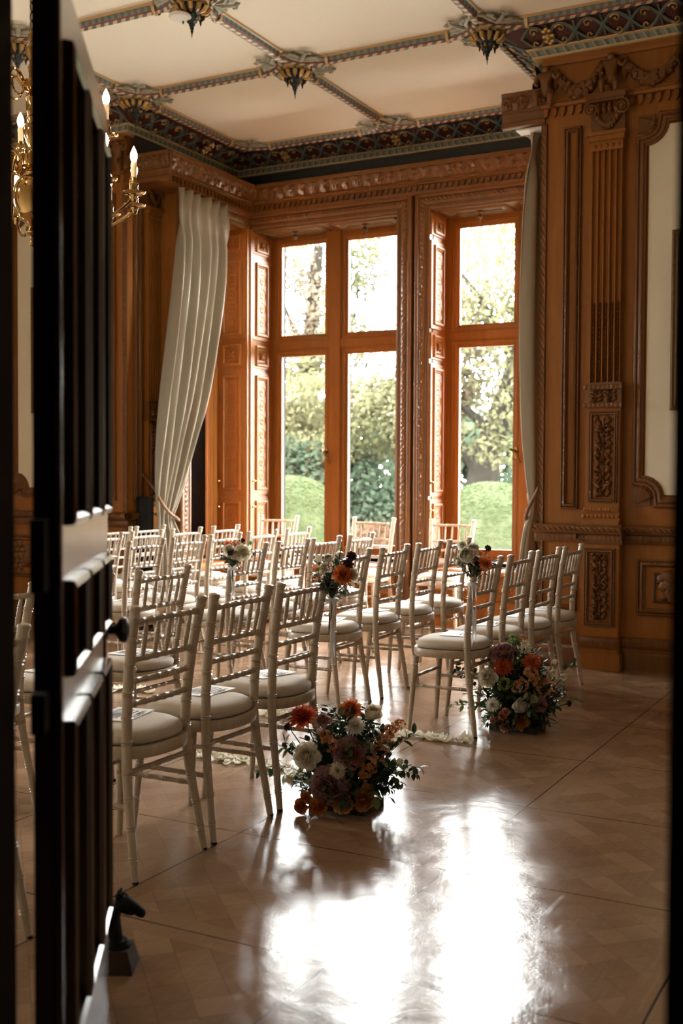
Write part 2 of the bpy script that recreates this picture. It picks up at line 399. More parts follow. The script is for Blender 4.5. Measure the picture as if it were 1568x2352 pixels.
def moulding(mb, path, prof, to3d, closed=False, relief=None, ds=.02, mi=0, mband=None, u0=0.0):
    """sweep a profile of (d, h) points along a polyline (a, b): d is measured along the left normal, mitred; relief = {segment: (rows, f(s, t))}"""
    n = len(path); P = [Vector(p) for p in path]
    def nrm(i, j):
        d = (P[j] - P[i]).normalized(); return Vector((-d.y, d.x))
    mit = []
    for i in range(n):
        if closed: n1, n2 = nrm((i-1) % n, i), nrm(i, (i+1) % n)
        else: n1 = nrm(i-1, i) if i else nrm(0, 1); n2 = nrm(i, i+1) if i < n-1 else n1
        mit.append((n1 + n2) / max(.2, (1 + n1.dot(n2))))
    rows = []      # (d, h, nd, nh, fn, t, v)
    Ls = [math.hypot(prof[j+1][0]-prof[j][0], prof[j+1][1]-prof[j][1]) for j in range(len(prof)-1)]
    tot = sum(Ls); acc = 0
    segs = []
    for j in range(len(prof) - 1):
        (d0, h0), (d1, h1) = prof[j], prof[j+1]
        L = Ls[j] or 1e-6; nd, nh = -(h1-h0)/L, (d1-d0)/L
        k, fn = (relief or {}).get(j, (1, None))
        segs.append([(d0+(d1-d0)*q/k, h0+(h1-h0)*q/k, nd, nh, fn, q/k, (acc+L*q/k)/tot) for q in range(k+1)])
        acc += L
    s = u0
    for i in range(n if closed else n - 1):
        a, b = P[i], P[(i+1) % n]; ma, mb_ = mit[i], mit[(i+1) % n]
        L = (b - a).length
        K = max(1, int(round(L / ds))) if relief else 1
        for j, rws in enumerate(segs):
            Kj = K if rws[0][4] else 1
            vs = []; uv = []
            for k in range(Kj + 1):
                q = k / Kj
                for (d, h, nd, nh, fn, t, v) in rws:
                    e = fn(s + L * q, t) if fn else 0.0
                    dd, hh = d + nd * e, h + nh * e
                    p = (a + ma * dd).lerp(b + mb_ * dd, q)
                    vs.append(to3d(p.x, p.y, hh)); uv.append((s + L * q, v))
            w = len(rws)
            mb.add(vs, [(k*w+r, (k+1)*w+r, (k+1)*w+r+1, k*w+r+1) for k in range(Kj) for r in range(w-1)], mband[j] if mband else mi, uv)
        s += L
def rect(a0, b0, a1, b1): return [(a0, b0), (a1, b0), (a1, b1), (a0, b1)]     # counter-clockwise: left normal points inward
# carving patterns: s along in metres, t across 0..1
def rope(p=.035, h=.006): return lambda s, t: h * abs(math.sin(PI * (s / p + t))) * math.sin(PI * min(1, max(0, t))) ** .5
def beads(p=.025, h=.006): return lambda s, t: h * max(0, math.sin(PI * ((s / p) % 1))) ** .7 * math.sin(PI * t)
def scrolls(p=.09, h=.010):
    def f(s, t):
        u = (s / p) % 1.0; k = 1 if int(s // p) % 2 else -1
        a = .5 + .5 * math.sin(2*PI*u*2 + k*3.2*math.sin(PI*t) + 5*t)
        b = .5 + .5 * math.cos(2*PI*(3*t - u) + 2.2*math.sin(2*PI*u))
        return h * (a * .6 + b * .4) * math.sin(PI * t) ** .4
    return f
def acanthus(p=.115, h=.03):
    def f(s, t):
        u = ((s / p) % 1.0) * 2 - 1; a = abs(u)
        w = .34 + .62*math.sin(PI*min(1, .12 + .80*t))
        if a < w:
            q = a / w
            body = (1 - q**3)*.8
            vein = math.exp(-((((q*2.6 + (1 - t)*1.7) % 1.0) - .5)/.17)**2)
            mid = math.exp(-(u/.10)**2)*.35
            x = body*(1 - .62*vein) + mid + .25*math.exp(-((t - .12)/.10)**2)*(1 - q)
        else:
            b_ = 1 - a; ww = 1 - w
            x = .35*max(0, 1 - (b_/max(.05, ww*.6))**2)*math.sin(PI*t)
        return h*x*(math.sin(PI*min(1, t*.94 + .03))**.3)
    return f
def circles(p=.075, h=.008):
    def f(s, t):
        u = ((s / p) % 1.0) - .5; v = (t - .5)
        r = math.hypot(u, v); d = abs(r - .36)
        x = h * max(0, 1 - (d / .11) ** 2)
        x = max(x, h * .8 * max(0, 1 - (r / .14) ** 2))
        if abs(u) > .40: x = max(x, h * .7 * max(0, 1 - abs(abs(v) - .3) / .12))
        return x
    return f
def onY(Y, sgn=-1): return lambda a, b, h: (a, Y + sgn * h, b)
def onX(X, sgn=1): return lambda a, b, h: (X + sgn * h, a, b)

def panel_frame(mb, T, a0, b0, a1, b1, w=.06, h=.03, carve='rope', closed=True):
    """a raised and carved rectangular panel moulding lying on plane T"""
    pr = [(0, 0), (0, h*.6), (w*.22, h*.75), (w*.3, h*.5), (w*.36, h*.6), (w*.72, h), (w*.8, h*.6), (w, h*.25), (w, 0)]
    rl = {1: (3, rope(.03, .005)), 4: (5, scrolls(.07, .008))} if carve else None
    moulding(mb, rect(a0, b0, a1, b1), pr, T, closed=True, relief=rl, ds=.012)

def carved_spray(mb, T, a0, b0, a1, b1, seed=1, h=.03, stem=True, dens=1.0):
    """mirrored foliage carving: a stem, paired leaves, berries and flower heads standing proud of plane T"""
    rnd = random.Random(seed); ac = (a0 + a1) / 2; w = (a1 - a0) / 2; H = b1 - b0
    def lump(a, b, ra, rb, rh, ang):
        ca, sa = math.cos(ang), math.sin(ang); vs = []; n, m = 7, 4
        for i in range(m + 1):
            th = PI / 2 * i / m
            for j in range(n):
                an = 2*PI*j/n; x = ra*math.cos(th)*math.cos(an); y = rb*math.cos(th)*math.sin(an)
                vs.append(T(a + x*ca - y*sa, b + x*sa + y*ca, rh*math.sin(th)))
        mb.add(vs, [(i*n+j, i*n+(j+1) % n, (i+1)*n+(j+1) % n, (i+1)*n+j) for i in range(m) for j in range(n)])
    if stem: mb.tube([T(ac + .06*w*math.sin(9*q/8), b0 + H*q/8, h*.2) for q in range(9)], min(.010, w*.11), 6)
    k = max(3, int(H / (w * .80) * dens))
    for i in range(k):
        b = b0 + H * (i + .5) / k; r = w * rnd.uniform(.40, .54)
        for sg in (-1, 1):
            an = rnd.uniform(.3, 1.1)
            lump(ac + sg*w*rnd.uniform(.46, .62), b, r*1.1, r*.56, h*rnd.uniform(.7, 1.2), an if sg > 0 else PI - an)
            lump(ac + sg*w*rnd.uniform(.5, .8), b + H/k*.4, r*.8, r*.45, h*.8, -an if sg > 0 else PI + an)
            for _ in range(3):
                q = w*rnd.uniform(.10, .19); lump(ac + sg*w*rnd.uniform(.05, .8), b + rnd.uniform(-.45, .45)*H/k, q, q, h*rnd.uniform(.8, 1.3), 0)
        if i % 2 == 0:
            q = w * .36
            for j in range(6): lump(ac + q*.8*math.cos(j*PI/3), b + q*.8*math.sin(j*PI/3), q*.58, q*.36, h*1.1, j*PI/3)
            lump(ac, b, q*.4, q*.4, h*1.4, 0)
def smooth_interp(pts, q):
    """Catmull-Rom through pts at q in 0..1"""
    n = len(pts) - 1; x = min(n - 1e-6, max(0, q * n)); i = int(x); f = x - i
    g = lambda k: Vector(pts[min(n, max(0, k))])
    a, b, c, d = g(i-1), g(i), g(i+1), g(i+2)
    return .5 * ((2*b) + (c - a)*f + (2*a - 5*b + 4*c - d)*f*f + (3*b - a - 3*c + d)*f**3)

# ------------------------------------------------------------------ the room shell
ZC = 4.62            # ceiling
YF, YB = 8.0, 9.56   # far wall of the room, window wall of the bay
XL, XR = -6.44, -2.60   # corners of the bay opening
YN = 1.45            # room face of the wall the photographer looks through
WXL, WXR = -9.6, 1.6
b = MB(); b.box((WXL - .2, -2.2, -.12), (WXR + .2, YB + .35, 0))
tag(b.build('floor', M['floor'], smooth=False), 'scratched glossy brown parquet floor laid in large squares', 'floor', kind='structure')
b = MB(); b.box((WXL - .2, YN - .3, ZC), (WXR + .2, YB + .4, ZC + .15))
tag(b.build('ceiling', M['plaster'], smooth=False), 'cream plaster ceiling between painted ribs', 'ceiling', kind='structure')

b = MB(); b.box((WXL, YF, 0), (XL, YF + .3, ZC)); b.box((XL - .18, YF + .3, 0), (XL, 8.42, ZC))
wall_fl = tag(b.build('wall_far_left', M['oak'], smooth=False), 'oak panelled wall left of the window bay', 'wall', kind='structure')
b = MB(); b.box((XR, YF, 0), (WXR, YF + .3, ZC))
wall_fr = tag(b.build('wall_far_right', M['oak'], smooth=False), 'dark oak panelled wall with fluted pilaster right of the window bay', 'wall', kind='structure')
# bay window wall: piers, head and apron around two openings
WL0, WL1, WR0, WR1, WZ0, WZ1 = -6.09, -4.49, -4.15, -2.62, .50, 3.825
b = MB(); YBO = YB + .50; ZU = 4.2
b.box((-6.7, YB, 0), (WL0, YBO, ZU)); b.box((WL1, YB, 0), (WR0, YBO, ZU)); b.box((WR1, YB, 0), (-2.2, YBO, ZU)); b.box((-6.7, YB + .19, ZU), (-2.2, YBO, ZC))
for x0, x1 in ((WL0, WL1), (WR0, WR1)):
    b.box((x0, YB, WZ1), (x1, YBO, ZU)); b.box((x0, YB, 0), (x1, YBO, WZ0))
wall_bb = tag(b.build('wall_bay_back', M['oak'], smooth=False), 'oak window wall at the back of the bay', 'wall', kind='structure')
# bay cheek with its own window
b = MB(); CX0, CX1 = -6.60, -6.16; CY0, CY1 = 8.52, 9.44
b.box((CX0, 8.42, 0), (CX1, CY0, ZU)); b.box((CX0, CY1, 0), (CX1, YB, ZU)); b.box((CX0, CY0, WZ1), (CX1, CY1, ZU)); b.box((CX0, 8.42, ZU), (XL, YB + .2, ZC)); b.box((CX0, CY0, 0), (CX1, CY1, WZ0))
wall_bl = tag(b.build('wall_bay_left', M['oak'], smooth=False), 'oak left cheek of the bay behind the taupe curtain', 'wall', kind='structure')
b = MB()
for y0, y1, z0, z1 in ((YF + .3, 8.52, 0, ZC), (9.44, YB + .5, 0, ZC), (8.52, 9.44, 0, .5), (8.52, 9.44, 3.825, ZC)): b.box((XR, y0, z0), (XR + .4, y1, z1))
tag(b.build('wall_bay_right', M['oak'], smooth=False), 'oak right cheek of the bay hidden behind the dark wall', 'wall', kind='structure')
b = MB()
for y0, y1 in ((YN - .3, 3.7), (4.7, YF + .3)): b.box((WXL - .25, y0, 0), (WXL, y1, ZC))
for y0, y1 in ((3.7, 4.7),): b.box((WXL - .25, y0, 0), (WXL, y1, .6)); b.box((WXL - .25, y0, 3.6), (WXL, y1, ZC))
tag(b.build('wall_left', M['wallcream'], smooth=False), 'cream end wall of the room with a tall window', 'wall', kind='structure')
b = MB(); b.box((WXR, YN - .3, 0), (WXR + .2, YF + .3, ZC))
tag(b.build('wall_right', M['wallcream'], smooth=False), 'cream end wall of the room opposite the end window', 'wall', kind='structure')
DX0, DX1 = -1.418, -.241
b = MB(); b.box((WXL, YN - .25, 0), (DX0 - .12, YN, ZC)); b.box((DX1 + .12, YN - .25, 0), (WXR, YN, ZC)); b.box((DX0 - .12, YN - .25, 2.5), (DX1 + .12, YN, ZC))
tag(b.build('wall_near', M['wallcream'], smooth=False), 'wall around the doorway the picture is taken through', 'wall', kind='structure')
b = MB()
b.box((-3.2, -2.2, 0), (-3.0, YN - .25, 2.9)); b.box((1.2, -2.2, 0), (1.4, YN - .25, 2.9)); b.box((-3.2, -2.3, 0), (1.4, -2.1, 2.9)); b.box((-3.2, -2.3, 2.9), (1.4, YN - .25, 3.0))
tag(b.build('wall_hall', M['hall'], smooth=False), 'unlit hallway walls outside the doorway', 'wall', kind='structure')

# ------------------------------------------------------------------ door and door frame
door = empty('door_1', (-1.401, 1.553, 0), math.atan2(.826, -.564), 'dark polished panelled door standing open with a black knob', 'door', kind='structure')
b = MB(); Ld, Th, Hd = .866, .05, 2.30      # local: x along the leaf from the hinge, y = 0 the face towards the room's right, +y its back
cols = [(.075, .295), (.345, .555), (.605, .785)]; rows_ = [(.28, .905), (1.01, 1.17), (1.295, 2.17)]
panels = [(x0, z0, x1, z1) for x0, x1 in cols for z0, z1 in rows_]
for x0, x1 in ((0, .075), (.295, .345), (.555, .605), (.785, Ld)): b.box((x0, 0, 0), (x1, Th, Hd))
for x0, x1 in cols:
    for z0, z1 in ((0, .28), (.905, 1.01), (1.17, 1.295), (2.17, Hd)): b.box((x0, 0, z0), (x1, Th, z1))
leaf = b.build('door_leaf', M['dark'], door, smooth=False)
b = MB(); b.tube([(.011, .011, 0), (.011, .011, Hd)], .0125, 16); b.build('edge_bead', M['dark'], door)
TF = lambda a, z, h: (a, -h, z)
for (a0, z0, a1, z1) in panels:
    b = MB()
    moulding(b, rect(a0, z0, a1, z1), [(-.012, 0), (-.010, .016), (.002, .020), (.010, .012), (.014, -.010), (.024, -.008), (.028, -.022), (.040, -.024), (.046, -.034)], TF, closed=True)
    b.box((a0 + .03, .034, z0 + .03), (a1 - .03, .042, z1 - .03))
    b.build('door_panel', M['dark'], door)
b = MB(); Rk = Matrix.Translation((.812, 0, .985)) @ Matrix.Scale(.72, 4, (0, 1, 0)) @ Matrix.Rotation(PI/2, 4, 'X')
b.lathe([(.030, 0), (.030, .004), (.024, .008), (.012, .012), (.011, .03), (.016, .036), (.030, .05), (.034, .062), (.030, .074), (.016, .082), (.001, .084)], 20, T=Rk)
kn = b.build('door_knob', M['ebony'], door); kn['label'] = 'round ebony door knob'
b = MB(); b.box((.775, -.004, .90), (.825, 0, 1.08)); b.build('lock_plate', M['brass'], door, smooth=False)
for z, hz in ((1.235, .065), (.955, .035)):
    b = MB(); b.tube([(-.012, Th * .7, z - hz), (-.012, Th * .7, z + hz)], .011, 10); b.box((-.065, Th*.4, z - hz), (.0, Th*.9, z + hz)); b.build('hinge', M['black'], door, smooth=False)
fr = empty('door_2', (0, 0, 0), 0, 'dark stained door frame surrounding the view', 'door frame', kind='structure')
b = MB(); b.box((DX0 - .13, YN - .27, 0), (DX0, YN + .004, 2.52)); b.build('jamb', M['jamb'], fr, smooth=False)
b = MB(); b.box((DX1, YN - .27, 0), (DX1 + .13, YN + .004, 2.52)); b.build('jamb', M['jamb'], fr, smooth=False)
b = MB(); b.box((DX0, YN - .27, 2.40), (DX1, YN + .004, 2.52)); b.build('door_head', M['jamb'], fr, smooth=False)
# ------------------------------------------------------------------ windows of the bay
def shutter(parent, T, a0, a1, n_name='shutter'):
    """folding shutter leaves in the window reveal: T(a, z, h)"""
    secs = [(.56, 1.16, True), (1.19, 2.42, True), (2.46, 2.70, False), (2.74, 3.55, True), (3.60, 3.79, False)]
    w = a1 - a0
    for z0, z1, tall in secs:
        b = MB(); m = .05
        b.box((a0 + .004, z0, 0), (a1 - .004, z1, .012), T=T)
        ia0, ia1, iz0, iz1 = a0 + w*.22, a1 - w*.22, z0 + .055, z1 - .055
        if not tall: iz0, iz1 = z0 + .035, z1 - .035
        T2 = lambda a, z, h: T(a, z, h + .012)
        moulding(b, rect(ia0, iz0, ia1, iz1), [(-.02, 0), (-.016, .014), (.004, .017), (.010, .006), (.016, .004), (.022, .008), (.03, .002)], T2, closed=True, relief={1: (3, rope(.03, .004))}, ds=.012)
        if tall:
            c0, c1 = ia0 + .028, ia1 - .028; cw = c1 - c0
            moulding(b, [((c0 + c1)/2, iz0 + .05), ((c0 + c1)/2, iz1 - .05)], [(cw/2, 0), (cw/2, .006), (-cw/2, .006), (-cw/2, 0)], lambda a, z, h: T2(a, z, h), relief={1: (9, circles(cw * 1.05, .010))}, ds=.008)
        else:
            cx, cz = (ia0 + ia1)/2, (iz0 + iz1)/2; q = min(ia1 - ia0, iz1 - iz0) * .32
            for k in range(4):
                an = PI/4 + k*PI/2; b.tube([T2(cx, cz, .012), T2(cx + q*.6*math.cos(an), cz + q*.6*math.sin(an), .014), T2(cx + q*math.cos(an), cz + q*math.sin(an), .004)], [q*.15, q*.34, .004], 6)
            b.tube([T2(cx, cz, .0), T2(cx, cz, .022)], q*.25, 8)
        o = b.build(n_name, M['carved'] if 0 else M['oak'], parent)
    b = MB()
    for z in (1.06, 1.32): b.lathe([(.001, 0), (.016, .001), (.016, .004), (.006, .007), (.006, .014), (.011, .02), (.007, .027), (.001, .028)], 12, T=Matrix.Translation(Vector(T(a0 + .022, z, .012))) @ (Vector(T(0, 0, 1)) - Vector(T(0, 0, 0))).to_track_quat('Z', 'Y').to_matrix().to_4x4())
    o = b.build('shutter_knob', M['brass'], parent); o['label'] = 'small brass shutter knobs'

def window(name, label, T, a0, a1, lights, zs=.58, zt=(2.665, 2.735), ztop=WZ1, handle=True):
    """oak casement: T(a, z, h), h = 0 on the frame's room face, negative outside; lights = list of (a0, a1) casements"""
    root = empty(name, (0, 0, 0), 0, label, 'window', kind='structure')
    b = MB(); d = -.09
    b.box((a0, zs, d), (lights[0][0], ztop, 0), T=T); b.box((lights[-1][1], zs, d), (a1, ztop, 0), T=T)
    b.box((lights[0][0], ztop - .035, d), (lights[-1][1], ztop, 0), T=T); b.box((lights[0][0], zs, d), (lights[-1][1], zs + .04, 0), T=T)
    b.box((lights[0][0], zt[0], d), (lights[-1][1], zt[1], .012), T=T)
    for (p, q) in zip(lights[:-1], lights[1:]): b.box((p[1], zs + .002, d + .004), (q[0], ztop - .002, .017), T=T)
    b.build('window_frame', M['oak'], root, smooth=False)
    for (l0, l1) in lights:
        for z0, z1 in ((zs + .04, zt[0]), (zt[1], ztop - .035)):
            b = MB()
            pr = [(0, -.06), (0, .004), (.012, .006), (.016, -.002), (.030, .0), (.046, -.004), (.058, -.018), (.072, -.022), (.072, -.06)]
            moulding(b, rect(l0, z0, l1, z1), pr, T, closed=True)
            sash = b.build('sash', M['oak'], root)
            b = MB(); b.box((l0 + .07, z0 + .07, -.046), (l1 - .07, z1 - .07, -.042), T=T)
            b.build('pane', M['glass'], sash, smooth=False)
    if handle and len(lights) > 1:
        ac = (lights[0][1] + lights[1][0]) / 2
        for aa, sg in ((lights[0][1] - .03, -1),):
            b = MB(); z = 1.60
            b.box((aa - .012, z - .05, .004), (aa + .012, z + .05, .012), T=T)
            b.tube([T(aa, z, .01), T(aa, z, .05)], .008, 8)
            b.tube([T(aa, z, .045), T(aa + .03, z - .04, .05), T(aa + .055, z - .10, .05)], [.008, .009, .011], 8)
            b.tube([T(aa - .045, z + .03, .03), T(aa - .02, z + .02, .05), T(aa, z, .05)], [.014, .010, .009], 8)
            o = b.build('handle', M['brass'], root); o['label'] = 'brass window handle'
    return root
YW = 9.90
TW = onY(YW)
w1 = window('window_1', 'tall double oak casement left of the carved pier, seen above the middle chairs', TW, WL0, WL1, [(-6.05, -5.40), (-5.28, -4.53)])
w2 = window('window_2', 'tall oak casement right of the carved pier, partly behind the edge of the right curtain', TW, WR0, WR1, [(-4.09, -3.41), (-3.32, -2.66)])
TCK = onX(-6.43)
w3 = window('window_3', 'narrow side window in the bay cheek beside the gathered curtain', TCK, CY0, CY1, [(8.56, 9.36)], handle=False)
shutter(w1, lambda a, z, h: (WL0 + h, a, z), 9.52, 9.86)
shutter(w2, lambda a, z, h: (WR0 + h, a, z), 9.52, 9.86)
shutter(w3, lambda a, z, h: (a, CY1 - h, z), -6.43, -6.10)
w6 = window('window_5', 'side window in the right cheek of the bay, out of view', onX(XR + .3, -1), 8.52, 9.44, [(8.56, 9.40)], handle=False)
# reveals: soffits with pendants, sills, outer stone jambs
def reveal(root, x0, x1, drops):
    b = MB(); b.box((x0, YB - .02, WZ1 - .012), (x1, YW, WZ1)); 
    n = len(drops)
    for k in range(n):
        p0 = x0 + (x1 - x0)*k/n + .06; p1 = x0 + (x1 - x0)*(k+1)/n - .06
        moulding(b, rect(p0, YB + .03, p1, YW - .06), [(0, 0), (.01, .016), (.03, .012), (.04, .004), (.05, .01), (.09, .008), (.1, 0)], lambda a, y, h: (a, y, WZ1 - .012 - h), closed=True, relief={4: (4, scrolls(.07, .008))}, ds=.015)
    b.build('soffit', M['carved'], root)
    for x in drops:
        b = MB(); b.lathe([(.001, .0), (.03, -.002), (.034, -.012), (.014, -.02), (.012, -.03), (.03, -.045), (.034, -.056), (.022, -.072), (.008, -.08), (.012, -.09), (.001, -.105)], 10, T=Matrix.Translation((x, YW - .16, WZ1 - .012)))
        b.build('pendant', M['carved'], root)
    b = MB(); b.box((x0, YB - .10, WZ0 - .02), (x1, YW + .0, WZ0 + .03)); b.box((x0, YB - .13, WZ0 - .012), (x1, YB - .10, WZ0 + .022)); b.build('sill', M['oak_x'], root, smooth=False)
    b = MB()
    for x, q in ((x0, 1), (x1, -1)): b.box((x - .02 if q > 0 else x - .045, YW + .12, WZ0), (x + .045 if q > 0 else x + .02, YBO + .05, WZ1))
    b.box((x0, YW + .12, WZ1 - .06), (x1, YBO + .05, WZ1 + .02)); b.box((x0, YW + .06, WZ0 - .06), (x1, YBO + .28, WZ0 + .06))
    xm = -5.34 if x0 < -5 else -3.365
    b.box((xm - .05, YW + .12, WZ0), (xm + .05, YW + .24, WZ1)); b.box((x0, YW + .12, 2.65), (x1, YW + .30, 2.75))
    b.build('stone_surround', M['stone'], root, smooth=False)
reveal(w1, WL0, WL1, (-5.72, -4.94)); reveal(w2, WR0, WR1, (-3.76, -3.0))
b = MB(); b.box((-6.72, CY0, WZ0 - .02), (-6.06, CY1, WZ0 + .03)); b.box((-6.03, CY0 - .1, WZ0 - .01), (-6.06, CY1, WZ0 + .02)); b.build('sill', M['oak_y'], w3, smooth=False)
b = MB(); b.box((-6.80, CY1 - .07, WZ0), (-6.54, CY1 + .04, WZ1)); b.box((-6.80, CY0 - .04, WZ0), (-6.54, CY0 + .05, WZ1)); b.box((-6.80, CY0, WZ1 - .05), (-6.54, CY1, WZ1 + .05)); b.build('stone_surround', M['stone'], w3, smooth=False)
# carved casings round the openings
CAS = [(0, -.03), (0, .05), (.018, .055), (.024, .045), (.044, .045), (.052, .05), (.112, .05), (.118, .058), (.150, .058), (.158, .045), (.165, 0)]
CREL = {3: (3, beads(.022, .006)), 5: (6, scrolls(.085, .014)), 7: (4, scrolls(.05, .008))}
b = MB(); moulding(b, [(WL0 - .02, WZ1), (WL1, WZ1), (WL1, 0)], CAS, onY(YB), relief=CREL, ds=.012); b.build('carved_casing', M['carved'], w1)
b = MB(); moulding(b, [(WR0, 0), (WR0, WZ1), (WR1 + .02, WZ1)], CAS, onY(YB), relief=CREL, ds=.012); b.build('carved_casing', M['carved'], w2)
b = MB(); moulding(b, [(CY0, 0), (CY0, WZ1), (CY1 + .09, WZ1)], CAS, onX(CX1), relief=CREL, ds=.012); b.build('carved_casing', M['carved'], w3)
b = MB(); b.box((-6.16, CY1 + .0, 0), (WL0, YB + .0, WZ1 + .0)); b.box((-6.105, 9.485, 0), (-6.075, 9.515, WZ1)); b.build('corner_post', M['oak'], wall_bb, smooth=False)
# apron panelling under the windows
for root, x0, x1 in ((wall_bb, WL0, WL1), (wall_bb, WR0, WR1)):
    b = MB(); Y0 = YB - .05
    b.box((x0, Y0, 0), (x1, YB, WZ0 - .02))
    T = onY(Y0)
    n = 3; w = (x1 - x0) / n
    for k in range(n):
        moulding(b, rect(x0 + k*w + .05, .10, x0 + (k+1)*w - .05, .28), [(0, 0), (.006, .014), (.02, .012), (.03, .0)], T, closed=True)
        for j in range(5): b.ell((x0 + (k+.5)*w + .02*math.cos(j*2*PI/5), Y0 - .004, .19 + .02*math.sin(j*2*PI/5)), (.011, .008, .011), 6, 4)
    moulding(b, [(x0, .315), (x1, .315)], [(0, 0), (0, .008), (.095, .008), (.095, 0)], T, relief={1: (9, circles(.1, .012))}, ds=.010)
    b.box((x0, Y0 - .022, 0), (x1, Y0, .075))
    b.build('apron_panel', M['oak_x'], root, angle=30)
# windows of the end wall (light only reaches the room through them)
for k, (y0, y1) in enumerate(((3.7, 4.7),)):
    T = onX(WXL - .12)
    window('window_%d' % (k + 4), 'tall casement in the end wall out of view', T, y0, y1, [(y0 + .04, (y0+y1)/2 - .05), ((y0+y1)/2 + .05, y1 - .04)], zs=.6, zt=(2.4, 2.48), ztop=3.6, handle=False)

# ------------------------------------------------------------------ wooden entablature of the bay (curtain pelmet and cornice)
tr3 = empty('trim_1', (0, 0, 0), 0, 'carved oak cornice running round the bay above curtains and windows', 'cornice', kind='structure')
XF0, XF1, YFR = -5.955, -2.91, 9.36
front = [(XF1, YF - .0), (XF1, YFR), (XF0, YFR), (XF0, YF)]
b = MB()
TZ = lambda a, c, z: (a, c, z)
pr = [(-.55, 4.216), (0, 4.216), (0, 4.178), (-.012, 4.174), (-.085, 4.085), (-.075, 4.08), (-.075, 4.066), (-.10, 4.06), (-.10, 4.045), (-.125, 4.04), (-.125, 3.992), (-.10, 3.988), (-.10, 3.962), (-.16, 3.955), (-.50, 3.955)]
moulding(b, front, pr, TZ, relief={3: (10, acanthus())}, ds=.010)
b.build('cornice_moulding', M['carved'], tr3)
b = MB()
def along(path, step):
    for i in range(len(path) - 1):
        p, q = Vector(path[i]), Vector(path[i+1]); L = (q - p).length; d = (q - p) / L
        k = max(1, int(L / step))
        for j in range(k): yield p + d * L * (j + .5) / k, d, Vector((-d.y, d.x))
dent = [(XF1 - -.125, YF), (XF1 + .125, YFR + .125), (XF0 - .125, YFR + .125), (XF0 - .125, YF)]
for p, d, nn in along(dent, .058):
    q = p + nn * .001
    pts = [q - d*.018, q + d*.018]
    vs = []
    for z in (3.994, 4.038):
        wd = .022 if z > 4.0 else .010
        for c in (q - d*wd, q + d*wd, q + d*wd + nn*.016, q - d*wd + nn*.016): vs.append((c.x, c.y, z))
    b.add(vs, [(0,3,2,1),(4,5,6,7),(0,1,5,4),(1,2,6,5),(2,3,7,6),(3,0,4,7)])
b.build('dentil_row', M['carved'], tr3, smooth=False)
# end returns where the pelmet meets the far wall plane
b = MB()
for x0, x1 in ((XL - .02, XF0), (XF1, XR + .02)):
    s = 1 if x0 < -5 else -1
    b.box((x0, YF - .012, 3.955), (x1, YF + .02, 4.178) if 0 else (x1, YF + .02, 4.216))
    moulding(b, [(x1, YF - .012), (x0, YF - .012)], [(0, 4.216), (.02, 4.21), (.02, 4.18), (.016, 4.176), (.003, 4.085), (.014, 4.08), (.014, 4.062), (.002, 4.056), (.002, 4.0), (.012, 3.99), (.012, 3.96), (0, 3.955)], TZ, relief={3: (10, acanthus(.115, .028))}, ds=.010)
b.build('pelmet_return', M['carved'], tr3)
b = MB(); b.box((XR - .22, YF + .03, 3.945), (XR - .02, YF + .16, 3.955)); b.build('curtain_rail_board', M['white'], tr3, smooth=False)

# ------------------------------------------------------------------ painted plaster cornice under the ceiling
tr2 = empty('trim_2', (0, 0, 0), 0, 'painted teal, red and gilt plaster cornice under the ceiling', 'cornice', kind='structure')
outline = [(WXR, YF), (XR, YF), (XR, YB + .19), (XL, YB + .19), (XL, YF), (WXL, YF)]
b = MB()
moulding(b, outline, [(.345, ZC), (.335, 4.605), (.31, 4.59), (.29, 4.585)], TZ, mi=0)
b.build('upper_band', M['band'], tr2)
b = MB(); moulding(b, outline, [(.29, 4.585), (.275, 4.575), (.09, 4.475)], TZ); b.build('frieze_ground', M['red'], tr2, smooth=False)
b = MB()
moulding(b, outline, [(.105, 4.474), (.10, 4.466), (.075, 4.46)], TZ, mi=1); moulding(b, outline, [(.082, 4.462), (.06, 4.425)], TZ, mi=0)
moulding(b, outline, [(.068, 4.425), (.066, 4.412), (.03, 4.405), (0, 4.402)], TZ, mi=1)
b.build('lower_band', [M['band'], M['creamline']], tr2)
b = MB(); bay_o = [(XR, YF + .02), (XR, YB + .19), (XL, YB + .19), (XL, YF + .02)]
moulding(b, bay_o, [(.072, 4.402), (.055, 4.28), (.09, 4.27), (.09, 4.2)], TZ); b.build('shadow_blue_cove', M['navy'], tr2, smooth=False)  # dark blue paint with the shadow above the pelmet put into its colour
